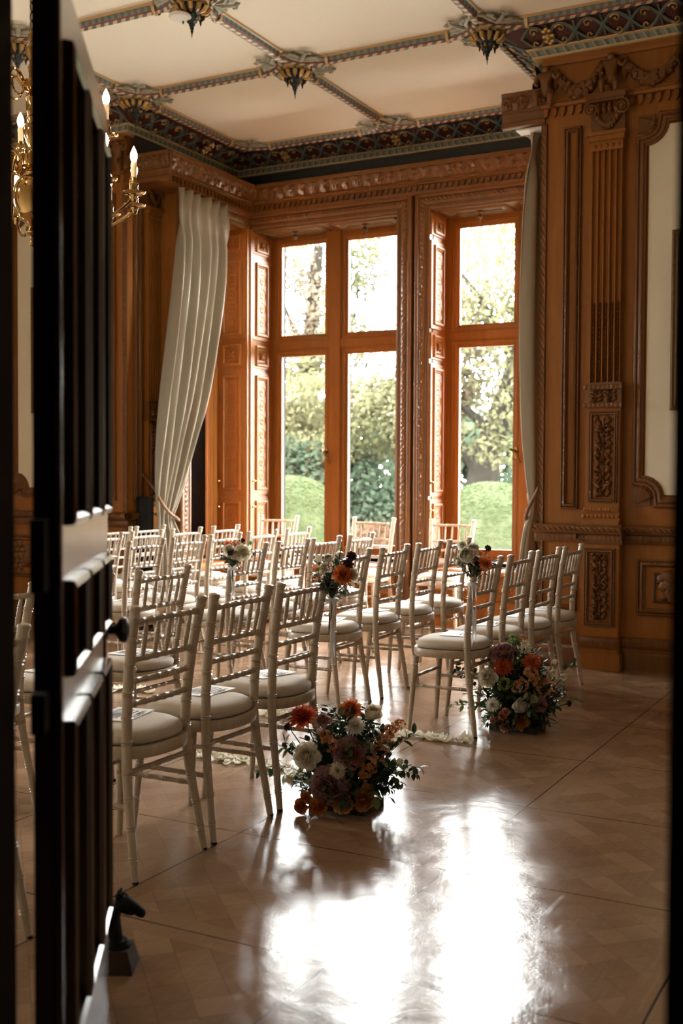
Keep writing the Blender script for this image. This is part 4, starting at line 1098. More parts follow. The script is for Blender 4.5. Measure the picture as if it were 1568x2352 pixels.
def make_card():
    root = empty('programme_card')
    b = MB(); b.box((-.074, -.105, 0), (.074, .105, .0025)); b.build('card', M['card'], root, smooth=False)
    b = MB(); b.box((-.012, -.075, .0025), (.060, .075, .0029)); b.build('photo_print', M['photo'], root, smooth=False)
    for txt, sz, x in (('YASMIN & JANE', .0215, -.044), ('ARE GETTING MARRIED', .0125, -.024), ('12 OCTOBER / 12:00', .0095, -.062)):
        cu = bpy.data.curves.new('lettering', 'FONT'); cu.body = txt; cu.size = sz; cu.align_x = 'CENTER'; cu.extrude = .0002; cu.offset = .0004
        cu.materials.append(M['ink'])
        tmp = bpy.data.objects.new('lettering_outline', cu); COL.objects.link(tmp)
        me = bpy.data.meshes.new_from_object(tmp.evaluated_get(bpy.context.evaluated_depsgraph_get()))
        bpy.data.objects.remove(tmp); me.name = 'lettering'
        o = bpy.data.objects.new('lettering', me); COL.objects.link(o); o.parent = root
        o.location = (x, 0, .0027); o.rotation_euler = (0, 0, PI/2)
    return root
m, t, p = new_mat('monochrome_photo_print'); v_ = noise(t, coords(t, scale=(1, .5, 1)), 22, 3, .6)
t.links.new(ramp(t, v_, [(.35, (.05, .05, .055)), (.5, (.22, .22, .23)), (.62, (.5, .5, .51))]), p.inputs['Base Color']); M['photo'] = m

chair_a = make_chair('lime'); chair_b = make_chair('lime2'); card0 = make_card()
used = {'a': False, 'b': False, 'c': False}
def put(proto, key, loc, rz, label, cat, group, sc=1.0):
    o = proto if not used[key] else copy_tree(proto)
    used[key] = True
    o.location = loc; o.rotation_euler = (0, 0, rz); o.scale = (sc,)*3
    tag(o, label, cat, group); return o
rc = random.Random(3)
ROWS = [     # row name, x, [(y, wording for the chair, wording for its card)], slope
 ('back row', -2.555, [(2.265, 'glimpsed through the hinge gap behind the dark door', 'in the hinge gap'), (3.165, 'nearest the open dark door, cut off by its edge', 'nearest the door'), (3.63, 'second from the dark door', 'second from the door'), (4.105, 'beside the larger floor flowers, bouquet on its back', 'beside the larger floor flowers')], 0.0),
 ('back row', -2.32, [(5.690, 'first past the aisle, white ranunculus bouquet on its back', 'with the ranunculus bouquet'), (6.165, 'just behind the ranunculus bouquet chair', 'behind the ranunculus bouquet'), (6.630, 'second from the dark fluted pilaster', 'second from the pilaster'), (7.075, 'last one, against the dark fluted pilaster', 'against the pilaster')], .045),
 ('second row', -3.44, [(2.75, 'its post showing through the hinge gap', 'in the hinge gap'), (3.24, 'covered by the door leaf near the knob', 'behind the door leaf'), (3.725, 'right beside the black door knob', 'beside the door knob'), (4.305, 'ending at the aisle behind the nearest chair', 'at the aisle end')], 0.0),
 ('second row', -3.225, [(5.87, 'just right of the rust dahlia bouquet', 'next to the dahlia bouquet'), (6.39, 'second right of the rust dahlia bouquet', 'second from the dahlia bouquet'), (6.90, 'third right of the rust dahlia bouquet', 'third from the dahlia bouquet'), (7.40, 'behind the ranunculus bouquet, below the right window', 'below the right window')], .03),
 ('third row', -4.06, [(6.03, 'carrying the ivory rose bouquet', 'with the ivory rose bouquet'), (6.58, 'second from the ivory rose bouquet', 'second from the rose bouquet'), (7.05, 'before the oak mullion, behind the rust dahlia', 'before the mullion'), (7.60, 'last one, below the left window', 'last before the window')], .0),
 ('fourth row', -4.93, [(6.08, 'nearest the door edge', 'nearest the door edge'), (6.58, 'directly left of the ivory rose bouquet', 'left of the rose bouquet'), (7.05, 'peeping out behind the ivory rose bouquet', 'behind the rose bouquet'), (7.58, 'in front of the left window frame', 'before the left window frame'), (8.14, 'farthest one, close to the window sill', 'closest to the sill')], .0),
 ('fifth row', -5.70, [(6.58, 'only its right post showing at the door edge', 'at the door edge'), (7.08, 'in front of the wall base left of the curtain', 'left of the curtain'), (7.62, 'below the gathered left curtain', 'below the left curtain'), (8.20, 'farthest one, below the shutter', 'below the shutter')], .0),
 ('sixth row', -6.22, [(7.34, 'against the wall by the door edge', 'against the wall'), (7.80, 'against the lower left curtain', 'at the curtain foot')], .0),
]
for row, x, items, slope in ROWS:
    for (y, where, short) in items:
        xx = x + slope*(y - items[0][0])
        rz = PI + rc.uniform(-.03, .03)*(0 if x == -2.555 else 1)
        put(chair_a, 'a', (xx, y, 0), rz, 'limewashed chair in the %s %s' % (row, where), 'chair', 'limewashed spindle-back chairs in rows')
        put(card0, 'c', (xx - .02 + rc.uniform(-.02, .02), y + rc.uniform(-.02, .03) + .05, .509), PI + rc.uniform(-.28, .28), 'white programme card on the %s seat %s' % (row, short), 'card', 'programme cards on the seats')
for x, where in ((-5.585, 'left of the window mullion'), (-4.565, 'in the right half of the left window'), (-3.79, 'before the right window')):
    put(chair_b, 'b', (x, 9.02, 0), -PI/2, 'pale beech chair facing the room %s' % where, 'chair', 'beech chairs along the window', 1.06)

# ------------------------------------------------------------------ curtains
def curtain(name, label, pos, levels, folds, xface, amp, side):
    """levels: (z, y0, y1, x, fold depth); pleated cloth hanging in the plane of the cheek"""
    root = empty(name, pos, 0, label, 'curtain', 'curtains of the window bay')
    o0 = Vector(pos)
    NU = folds*14; NV = 60
    zs = [l[0] for l in levels]
    def at(v):
        f = v*(len(levels) - 1); return smooth_interp([l[:3] for l in levels], v), smooth_interp([(l[3], l[4], 0) for l in levels], v)
    def fn(u, v):
        (z, y0, y1), (x, dp, _) = at(v)
        uu = u + .012*math.sin(7*v + 9*u)
        ph = 2*PI*folds*uu
        s = math.sin(ph + .8*math.sin(3*v + 5*u))
        s = math.copysign(abs(s)**.75, s)
        pinch = 1 - .75*math.exp(-((v - .055)/.03)**2)
        y = y0 + (y1 - y0)*uu + dp*.35*math.cos(ph)*.6
        return (x + side*dp*s*pinch + side*.012*math.sin(13*u + 8*v) - o0.x, y - o0.y, z - o0.z)
    b = MB(); b.grid(fn, NU, NV)
    o = b.build('drape', M['curtain'], root, angle=180)
    so = o.modifiers.new('thickness', 'SOLIDIFY'); so.thickness = .004
    return root
Lc = [(3.95, 8.23, 9.07, -6.05, .045), (3.55, 8.21, 9.03, -6.05, .065), (3.1, 8.18, 8.97, -6.06, .075), (2.6, 8.12, 8.86, -6.07, .075), (2.1, 8.05, 8.73, -6.08, .07), (1.7, 8.01, 8.56, -6.09, .06), (1.35, 7.985, 8.42, -6.10, .042), (1.12, 8.00, 8.30, -6.11, .03), (.98, 8.02, 8.24, -6.12, .026), (.80, 7.99, 8.32, -6.12, .034), (.45, 7.97, 8.40, -6.12, .04), (.015, 7.96, 8.44, -6.12, .045)]
c1 = curtain('curtain', 'long taupe curtain tied back with a rust cord left of the windows', (-6.08, 8.3, 0), Lc, 6, 1, 1, 1)
Rc = [(3.95, 8.10, 8.85, -2.70, .035), (3.5, 8.08, 8.8, -2.72, .045), (2.6, 8.06, 8.7, -2.735, .05), (1.8, 8.05, 8.5, -2.725, .045), (1.35, 8.05, 8.35, -2.70, .035), (1.12, 8.07, 8.25, -2.685, .02), (.95, 8.05, 8.3, -2.71, .03), (.5, 8.05, 8.4, -2.745, .04), (.015, 8.05, 8.45, -2.75, .045)]
c2 = curtain('curtain', 'narrow edge of the right taupe curtain beside the dark pilaster wall', (-2.70, 8.3, 0), Rc, 7, 1, 1, -1)
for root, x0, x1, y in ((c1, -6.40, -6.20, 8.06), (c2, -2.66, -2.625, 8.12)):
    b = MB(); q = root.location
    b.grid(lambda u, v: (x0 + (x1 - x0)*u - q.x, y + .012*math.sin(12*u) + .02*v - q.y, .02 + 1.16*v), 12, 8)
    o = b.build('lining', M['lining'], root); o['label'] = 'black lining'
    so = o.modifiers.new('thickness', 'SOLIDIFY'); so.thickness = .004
def twist(mb, pts, r, turns):
    for ph in (0, 2*PI/3, 4*PI/3):
        P = []
        for q in range(turns*6 + 1):
            v = q/(turns*6); c = smooth_interp(pts, v); d = (smooth_interp(pts, min(1, v + .02)) - smooth_interp(pts, max(0, v - .02))).normalized()
            n1 = d.cross(Vector((0, 0, 1))); n1 = n1.normalized() if n1.length > 1e-4 else Vector((1, 0, 0)); n2 = d.cross(n1)
            an = ph + v*turns*2*PI
            P.append(c + n1*r*.55*math.cos(an) + n2*r*.55*math.sin(an))
        mb.tube(P, r*.62, 6)
b = MB(); twist(b, [(-6.42, 8.19, 1.385), (-6.2, 8.08, 1.26), (-6.04, 7.985, 1.13), (-6.02, 8.07, 1.04), (-6.04, 8.2, .99), (-6.10, 8.31, .965), (-6.18, 8.30, 1.0), (-6.24, 8.2, 1.1)], .013, 30)
b.lathe([(.012, 0), (.02, .01), (.02, .02), (.0, .03)], 8, T=Matrix.Translation((-6.42, 8.19, 1.37)))
tag(b.build('tieback_cord', M['rope']), 'twisted rust and gold cord holding back the left curtain', 'tieback', 'curtain tieback cords')
b = MB(); twist(b, [(-2.61, 8.03, 1.30), (-2.66, 8.025, 1.2), (-2.71, 8.04, 1.10), (-2.73, 8.12, 1.05), (-2.70, 8.26, 1.03)], .013, 16)
tag(b.build('tieback_cord', M['rope']), 'twisted rust cord round the right curtain at the dark wall edge', 'tieback', 'curtain tieback cords')

# ------------------------------------------------------------------ chandelier
ch = empty('chandelier', (-3.875, 4.108, 0), 0, 'brass globe chandelier with lit candle bulbs, partly behind the open door', 'chandelier')
b = MB()
b.lathe([(.001, 2.475), (.016, 2.482), (.020, 2.497), (.012, 2.512), (.014, 2.522), (.032, 2.535), (.036, 2.545), (.022, 2.556), (.018, 2.570), (.030, 2.585), (.046, 2.595), (.062, 2.605), (.080, 2.635), (.094, 2.675), (.098, 2.715), (.092, 2.755), (.074, 2.79), (.048, 2.812), (.036, 2.818), (.04, 2.828), (.03, 2.838), (.026, 2.85), (.055, 2.86), (.058, 2.885), (.055, 2.91), (.028, 2.918), (.022, 2.93), (.02, 2.95), (.034, 2.975), (.046, 3.01), (.048, 3.04), (.038, 3.058), (.022, 3.066), (.026, 3.08), (.032, 3.09), (.024, 3.10), (.03, 3.12), (.022, 3.135), (.018, 3.15), (.03, 3.17), (.036, 3.185), (.026, 3.20), (.02, 3.215), (.05, 3.225), (.052, 3.25), (.048, 3.265), (.02, 3.275), (.018, 3.30), (.024, 3.33), (.014, 3.35), (.02, 3.375), (.034, 3.40), (.036, 3.42), (.022, 3.44), (.014, 3.455), (.02, 3.47), (.022, 3.485), (.012, 3.50), (.008, 3.515), (.001, 3.52)], 28)
b.build('turned_stem', M['brass'], ch)
b = MB(); z = 3.53; k = 0
b.lathe([(.001, ZC - .05), (.05, ZC - .05), (.06, ZC - .02), (.06, ZC), (.001, ZC)], 16)
while z < ZC - .03:
    pts = []
    for q in range(13):
        an = 2*PI*q/12; x = .013*math.cos(an); zz_ = .026*math.sin(an)
        pts.append((x, 0, z + zz_) if k % 2 else (0, x, z + zz_))
    b.tube(pts, .0035, 6, caps=False); z += .043; k += 1
b.build('chain', M['brass'], ch)
def arm(an, R, zh, drop, lift):
    c, s = math.cos(an), math.sin(an)
    P = lambda r, z: (c*r, s*r, z)
    b = MB()
    pts = [P(.05, zh), P(.085, zh + .045), P(.125, zh + .045), P(.15, zh - .03), P(.155, zh - drop*.7), P(.2, zh - drop), P(R*.68, zh - drop + .01), P(R*.9, zh - drop*.75), P(R, zh - lift)]
    b.tube([smooth_interp(pts, q/28) for q in range(29)], .0078, 8)
    sc = [P(.05, zh - .02), P(.07, zh - .06), P(.11, zh - .05), P(.12, zh), P(.095, zh + .02)]
    b.tube([smooth_interp(sc, q/12) for q in range(13)], .005, 6)
    a = b.build('arm', M['brass'], ch)
    T = Matrix.Translation(P(R, zh - lift))
    b = MB(); b.lathe([(.006, -.03), (.014, -.022), (.016, -.008), (.022, .004), (.045, .007), (.058, .014), (.061, .018), (.056, .017), (.042, .012), (.02, .012), (.017, .02), (.022, .028), (.020, .045), (.024, .055), (.021, .06), (.021, .085), (.018, .088), (.001, .088)], 16, T=T); b.build('drip_pan', M['brass'], a)
    b = MB(); b.lathe([(.0135, .06), (.0135, .135), (.015, .138), (.016, .145), (.0125, .162), (.001, .162)], 12, T=T); b.build('candle_tube', M['candle'], a)
    b = MB(); b.lathe([(.008, .158), (.014, .171), (.0175, .186), (.0165, .201), (.010, .219), (.004, .231), (.001, .237)], 12, T=T); b.build('bulb', M['bulb'], a)
for k in (0, 1, 2, 3, 4, 5, 6, 7, 10, 11): arm(math.radians(23 + 30*k), .495, 2.885, .30, .175)
for k in range(6): arm(math.radians(23 + 60*k), .36, 3.245, .33, .26)

# ------------------------------------------------------------------ flowers
UPV = Vector((0, 0, 1))
def frame(n):
    n = Vector(n).normalized(); a = UPV if abs(n.z) < .95 else Vector((1, 0, 0))
    x = a.cross(n).normalized(); return x, n.cross(x), n
def petal(mb, c, ax, out, up, L, Wd, tilt, curl, cup, point=False, nu=4, nv=4):
    """petal from c: starts along out/up at tilt (0 = flat outwards, 90 = straight up), curling by curl degrees over its length"""
    side = up.cross(out).normalized()
    def fn(u, v):
        w = (math.sin(PI*min(1, .12 + v*.80))**.8 if not point else (1 - v)**.75 * min(1, .35 + v*2.2)*1.05) if v < .995 or not point else 0.0
        a = math.radians(tilt); k = math.radians(curl); n = 6
        x = y = 0.0
        for i in range(n): 
            aa = a + k*(v*(i + .5)/n); x += math.cos(aa)*L*v/n; y += math.sin(aa)*L*v/n
        e = (u - .5)*2
        nx, ny = -math.sin(a + k*v), math.cos(a + k*v)
        cc = cup*Wd*(e*e)*w
        return c + out*(x + nx*cc) + up*(y + ny*cc) + side*(e*Wd*.5*w)
    mb.grid(fn, nu, nv)
def dahlia(mb, c, n, R, rnd, rings=7):
    x, y, z = frame(n)
    for k in range(rings):
        f = k/(rings - 1); cnt = int(18 - 9*f); L = R*(1.0 - .60*f); tl = -14 + 86*f
        for j in range(cnt):
            an = 2*PI*(j + .5*(k % 2))/cnt + rnd.uniform(-.1, .1)
            out = x*math.cos(an) + y*math.sin(an)
            petal(mb, c + z*(R*.30*f - R*.12) + out*R*.05, 0, out, z, L*rnd.uniform(.9, 1.06), R*(.56 - .16*f), tl + rnd.uniform(-7, 7), 22 if f < .6 else 45, .30, True, 2, 4)
def rose(mb, c, n, R, rnd, layers=6, ranunculus=False):
    x, y, z = frame(n)
    for k in range(layers):
        f = k/(layers - 1)
        cnt = (6 if f < .5 else 5 if f < .8 else 3) + (2 if ranunculus else 0)
        tl = (30 + 56*f) if ranunculus else (2 + 82*f**.8)
        L = R*(1.05 - .38*f); Wd = R*(1.15 - .62*f)*(1.0 if ranunculus else 1.05)
        for j in range(cnt):
            an = 2*PI*j/cnt + k*1.1 + rnd.uniform(-.2, .2); out = x*math.cos(an) + y*math.sin(an)
            curl = (55 + 25*f) if ranunculus else (-30 + 75*f)
            petal(mb, c - z*R*.42 + out*R*(.16 - .10*f), 0, out, z, L*rnd.uniform(.92, 1.05), Wd, tl + rnd.uniform(-6, 6), curl + rnd.uniform(-8, 8), .42 + .35*f, False, 4, 5)
def stock(mb, c, n, R, rnd, cnt=16):
    for i in range(cnt):
        d = Vector((rnd.gauss(0, 1), rnd.gauss(0, 1), rnd.gauss(0, 1) + .3)).normalized()
        cc = c + d*R*rnd.uniform(.45, .85); x, y, z = frame(d)
        for j in range(5):
            an = 2*PI*j/5 + rnd.random(); out = x*math.cos(an) + y*math.sin(an)
            petal(mb, cc, 0, out, z, R*.48, R*.5, rnd.uniform(5, 55), -50 if rnd.random() < .5 else 40, .5, False, 2, 3)
def bud(mb, c, n, R, rnd):
    x, y, z = frame(n)
    T = Matrix.Translation(c) @ z.to_track_quat('Z', 'Y').to_matrix().to_4x4()
    mb.lathe([(.001, -R*1.2), (R*.7, -R*.7), (R, 0), (R*.85, R*.8), (R*.4, R*1.5), (.001, R*1.7)], 9, T=T)
def leaf(mb, c, d, up, L, Wd, rnd):
    d = d.normalized(); s = d.cross(up); s = s.normalized() if s.length > 1e-4 else d.orthogonal().normalized(); u = s.cross(d)
    k = rnd.uniform(-.35, .25)
    vs = []
    for v, w in ((0, .05), (.3, .85), (.6, .95), (.85, .5), (1, .02)):
        m_ = c + d*L*v + u*L*k*v*v
        for e in (-1, 0, 1): vs.append(m_ + s*(e*Wd*.5*w) + u*(abs(e)*Wd*.16*w))
    mb.add(vs, [(i*3+j, i*3+j+1, (i+1)*3+j+1, (i+1)*3+j) for i in range(4) for j in range(2)])
def sprig(mb, sm, base, tip, rnd, nleaf, L, Wd, bend=.15):
    base, tip = Vector(base), Vector(tip); mid = (base + tip)/2 + Vector((rnd.uniform(-1, 1), rnd.uniform(-1, 1), rnd.uniform(.2, 1)))*bend*(tip - base).length
    pts = [base, mid, tip]
    sm.tube([smooth_interp(pts, q/6) for q in range(7)], [.0022*(1 - .6*q/6) for q in range(7)], 5)
    for i in range(nleaf):
        v = .25 + .75*(i + 1)/nleaf; c = smooth_interp(pts, v); ax = (smooth_interp(pts, min(1, v + .05)) - smooth_interp(pts, v - .05)).normalized()
        sd = ax.orthogonal().normalized(); sd.rotate(Matrix.Rotation(rnd.uniform(0, 2*PI), 3, ax))
        leaf(mb, c, ax*rnd.uniform(.3, .9) + sd, Vector((rnd.uniform(-.4, .4), rnd.uniform(-.4, .4), 1)).normalized(), L*rnd.uniform(.7, 1.2), Wd*rnd.uniform(.8, 1.2), rnd)
def bloom(kind, root, c, n, R, rnd, label=None):
    sp_, _, colr = kind.partition('_'); b = MB(); c = Vector(c)
    if sp_ == 'dahlia': dahlia(b, c, n, R*1.05, rnd)
    elif sp_ == 'rose': rose(b, c, n, R*1.15, rnd, 6 if R > .03 else 5)
    elif sp_ == 'ranunculus': rose(b, c, n, R*1.3, rnd, 10, True)
    elif sp_ in ('stock', 'hydrangea'): stock(b, c, n, R, rnd)
    elif sp_ == 'bud': bud(b, c, n, R, rnd)
    elif sp_ == 'cosmos':
        x, y, z = frame(n)
        for j in range(8):
            an = j*PI/4; out = x*math.cos(an) + y*math.sin(an); petal(b, c, 0, out, z, R*1.1, R*.8, 15, -20, .3, False, 2, 3)
        b.ell(c + z*R*.1, (R*.3,)*3, 6, 4)
    nm = {'dahlia': 'dahlia_bloom', 'rose': 'rose_bloom', 'ranunculus': 'ranunculus_bloom', 'stock': 'stock_blossom', 'hydrangea': 'hydrangea_blossom', 'bud': 'flower_bud', 'cosmos': 'cosmos_bloom'}[sp_]
    o = b.build(nm, FL[colr], root, angle=180)
    o['label'] = '%s %s' % (colr, nm.replace('_', ' '))
    return o
def arrangement(label, loc, blooms, seed, hh, rr, left=1.0):
    rnd = random.Random(seed)
    root = empty('floral_arrangement', loc, 0, label, 'flower arrangement', 'floor flower arrangements at the aisle')
    b = MB(); b.box((-.13, -.09, 0), (.13, .09, .035)); b.box((-.09, -.06, .035), (.09, .06, .10)); b.build('tray', M['soil'], root, smooth=False)
    fol, fol2, stm = MB(), MB(), MB()
    ctr = Vector((0, 0, .08))
    view = Vector((.43, -.88, .18)).normalized()
    for (k, x, y, z, r) in blooms:
        c = Vector((x, y, z)); n = (c - Vector((.0, .05, .12))).normalized()*.75 + view*.75
        if z > hh*.82: n = n + Vector((0, 0, .5))
        bloom(k, root, c, n, r, rnd)
        pts = [(x*.25, y*.25, .08), (x*.7, y*.7, .08 + (z - .08)*.6), c - n.normalized()*r*.6]
        if z > .1: stm.tube([smooth_interp(pts, q/5) for q in range(6)], .0026, 5)
    for i in range(170):
        an = rnd.uniform(0, 2*PI); el = rnd.uniform(-.05, 1.25)
        d = Vector((math.cos(an)*math.cos(el), math.sin(an)*math.cos(el)*.8, math.sin(el)))
        R = rr*rnd.uniform(.55, .98); tip = ctr + Vector((d.x*R, d.y*R, max(-.02, d.z)*hh*rnd.uniform(.5, .88)))
        tip.z = max(tip.z, .035)
        base = (rnd.uniform(-.12, .12), rnd.uniform(-.08, .08), .09)
        if rnd.random() < .80: sprig(fol, stm, base, tip, rnd, 11, .046, .022)
        else: sprig(fol2, stm, base, tip, rnd, 8, .045, .026)
    for i in range(46):        # low dense skirt of small leaves
        an = rnd.uniform(0, 2*PI); R = rnd.uniform(.12, .24)
        sprig(fol, stm, (math.cos(an)*.1, math.sin(an)*.08, .05), (math.cos(an)*R, math.sin(an)*R*.85, rnd.uniform(.02, .13)), rnd, 9, .03, .014)
    lv = Vector((-.883, -.469, 0)); rv = -lv
    for i in range(9):         # long sprays to either side
        s = lv if i % 2 == 0 else rv
        sprig(fol if i < 6 else fol2, stm, s*.08 + Vector((0, 0, .1)), s*rnd.uniform(.26, .33) + Vector((rnd.uniform(-.04, .04), rnd.uniform(-.04, .04), rnd.uniform(.10, hh*.75))), rnd, 14, .04, .02)
    f = fol.build('foliage', M['fol'], root, angle=180); f['kind'] = 'stuff'
    f = fol2.build('foliage', M['fol2'], root, angle=180); f['kind'] = 'stuff'
    stm.build('stems', M['stem'], root)
    return root
A1 = [('dahlia_coral', -.152, -.104, .383, .062), ('dahlia_orange', .029, -.022, .419, .054), ('dahlia_white', .072, -.065, .361, .046), ('ranunculus_cream', .104, .03, .394, .042), ('rose_mauve', -.053, -.111, .382, .026), ('rose_ivory', -.093, -.182, .245, .044), ('rose_mauve', .069, -.115, .261, .052), ('dahlia_cream', .043, -.161, .195, .037), ('rose_mauve', .006, -.171, .13, .062), ('stock_peach', .179, .053, .325, .03), ('stock_peach', .179, .001, .289, .036), ('stock_peach', .169, -.032, .252, .034), ('stock_peach', -.004, -.144, .292, .032), ('stock_peach', -.024, -.138, .326, .026), ('stock_peach', .142, -.071, .209, .034), ('stock_peach', .129, -.085, .173, .028), ('rose_coral', .093, -.111, .254, .028), ('rose_apricot', .060, -.150, .06, .036), ('rose_apricot', .130, -.100, .067, .036), ('rose_amber', -.105, -.205, .035, .024), ('rose_amber', -.030, -.195, .04, .028), ('rose_amber', -.084, -.2, .075, .02), ('rose_cream', .129, -.063, .282, .02), ('bud_cream', .224, .043, .209, .014), ('rose_apricot', .14, -.084, .106, .022), ('cosmos_dark', -.21, -.124, .335, .018), ('bud_cream', -.052, -.141, .338, .013), ('stock_peach', .187, .121, .341, .022)]
A2 = [('rose_mauve', -.049, -.104, .439, .056), ('dahlia_coral', -.034, -.143, .366, .058), ('dahlia_coral', .1, -.066, .383, .056), ('stock_peach', .098, -.095, .307, .05), ('stock_peach', .065, -.123, .267, .036), ('stock_peach', .166, -.048, .257, .044), ('rose_cream', -.115, -.176, .306, .042), ('hydrangea_green', -.013, -.159, .27, .04), ('stock_cream', .043, -.136, .257, .032), ('dahlia_white', -.08, -.178, .157, .042), ('ranunculus_white', .062, -.125, .157, .05), ('rose_mauve', .148, -.065, .164, .036), ('rose_pink', -.077, -.158, .066, .02), ('rose_pink', -.034, -.155, .094, .02), ('rose_pink', -.023, -.141, .034, .022), ('rose_pink', -.015, -.155, .119, .018), ('rose_apricot', .056, -.104, .056, .036), ('stock_peach', .023, .006, .494, .024), ('stock_cream', .049, -.046, .458, .034), ('hydrangea_green', -.019, -.028, .491, .03), ('stock_cream', .195, -.004, .309, .034), ('stock_cream', .236, .058, .295, .02), ('bud_cream', .193, .038, .38, .014), ('stock_peach', .091, -.088, .348, .022), ('rose_cream', .122, -.088, .189, .02), ('rose_cream', .094, -.108, .206, .018), ('cosmos_dark', .257, .098, .148, .016)]
arrangement('larger floor arrangement with coral dahlias and ivory roses on the near side of the aisle', (-2.15, 4.1, 0), A1, 5, .42, .27)
arrangement('floor arrangement of peach, mauve and white flowers beside the chair past the aisle', (-2.0, 5.82, 0), A2, 9, .50, .25)

def bouquet(label, head, tie, tail, bl, seed):
    rnd = random.Random(seed); head, tie = Vector(head), Vector(tie)
    root = empty('chair_bouquet', tie, 0, label, 'bouquet', 'bouquets tied to the aisle chairs')
    H = head - tie
    right = Vector((.883, .469, 0)); view = Vector((.46, -.86, .1)).normalized()
    fol, fol3, stm, rib = MB(), MB(), MB(), MB()
    for (k, a, z, dv, r) in bl:
        c = H + right*a + Vector((0, 0, z)) + view*dv
        bloom(k, root, c, view + (c - H*.4).normalized()*.6, r, rnd)
        pts = [(0, 0, -.11 - rnd.uniform(0, .05)), (rnd.uniform(-.006, .006), rnd.uniform(-.006, .006), 0), c - view*r*.4]
        stm.tube([smooth_interp(pts, q/8) + right*(-.012 if q < 4 else 0)*(1 - q/4 if q < 4 else 0) for q in range(9)], .0024, 5)
    for i in range(24):
        an = rnd.uniform(.1, PI - .1); R = rnd.uniform(.07, .125)
        tip = H*.75 + right*math.cos(an)*R + Vector((0, 0, math.sin(an)*R*.95 - .02)) + view*rnd.uniform(-.03, .03)
        sprig(fol if i % 3 else fol3, stm, (0, 0, .01), tip, rnd, 9, .026, .012)
    for i in range(8):
        tip = H*.55 + right*rnd.uniform(-.06, .06) + Vector((0, 0, rnd.uniform(-.03, .03))) + view*.03
        sprig(fol3, stm, (0, 0, .02), tip, rnd, 9, .024, .013)
    def strip(pts, w):
        k = len(pts); vs = []
        for i, q in enumerate(pts):
            q = Vector(q); tw = right*math.cos(i*.35)*w*.5 + view*math.sin(i*.35)*w*.25
            vs += [q - tw, q + tw]
        rib.add(vs, [(2*i, 2*i+1, 2*i+3, 2*i+2) for i in range(k - 1)])
    for s in (-1, 1):
        tl = tail*(1.0 if s < 0 else .95)
        ps = [right*(.006*s) + view*.028, right*(.010*s + .004) + view*.030 + Vector((0, 0, -tl*.3)), right*(.004*s + .006) + view*.03 + Vector((0, 0, -tl*.6)), right*(.012*s + .004) + view*.03 + Vector((0, 0, -tl))]
        strip([smooth_interp(ps, q/14) for q in range(15)], .012)
        lp = [view*.026, right*.03*s + view*.04 + Vector((0, 0, .02)), right*.055*s + view*.035 + Vector((0, 0, -.006)), right*.03*s + view*.03 + Vector((0, 0, -.016)), view*.028]
        strip([smooth_interp(lp, q/14) for q in range(15)], .011)
    rib.tube([Vector((.026*math.cos(q*2*PI/16), .026*math.sin(q*2*PI/16), 0)) - view*.004 for q in range(17)], .006, 6, caps=False, flat=1.4)
    fol.build('foliage', M['fol'], root, angle=180)['kind'] = 'stuff'; fol3.build('foliage', M['fol3'], root, angle=180)['kind'] = 'stuff'
    stm.build('stems', M['stem'], root)
    o = rib.build('ribbon', M['ribbon'], root, angle=180); o['label'] = 'white satin ribbon bow with long tails'
    return root
bouquet('bouquet of one rust dahlia and dark cosmos on the nearest aisle chair', (-2.285, 4.252, .965), (-2.335, 4.305, .835), .30,
        [('dahlia_rust', .028, -.012, .05, .048), ('ranunculus_white', -.035, .055, .0, .024), ('bud_cream', -.075, .055, 0, .016), ('cosmos_dark', .065, .065, .02, .022), ('cosmos_dark', .050, .030, .03, .024), ('bud_green', .02, .10, 0, .008), ('rose_cream', .06, -.01, .01, .032), ('stock_cream', -.045, .01, .0, .03)], 21)
bouquet('bouquet of white ranunculus and an orange dahlia on the first chair past the aisle', (-2.13, 5.47, .948), (-2.145, 5.51, .815), .34,
        [('ranunculus_white', -.038, .012, .03, .052), ('ranunculus_white', -.002, .05, .01, .036), ('dahlia_orange', .058, -.022, .05, .040), ('rose_white', -.058, .075, .0, .022), ('ranunculus_white', .01, -.01, .02, .034), ('cosmos_dark', .075, .055, .01, .018), ('cosmos_dark', .012, -.025, .05, .014), ('bud_cream', -.03, .095, .0, .008)], 22)
bouquet('ivory rose bouquet with one coral dahlia on the aisle chair of the third row', (-3.83, 5.80, .905), (-3.865, 5.83, .80), .22,
        [('rose_ivory', .055, .0, .03, .042), ('ranunculus_ivory', .005, -.025, .04, .036), ('rose_ivory', -.038, .018, .04, .028), ('dahlia_coral', -.04, .04, .01, .034), ('stock_peach', .005, .045, .01, .028), ('cosmos_dark', -.02, -.005, .05, .022), ('cosmos_dark', .05, .07, .0, .014), ('bud_green', .095, .055, 0, .014)], 23)

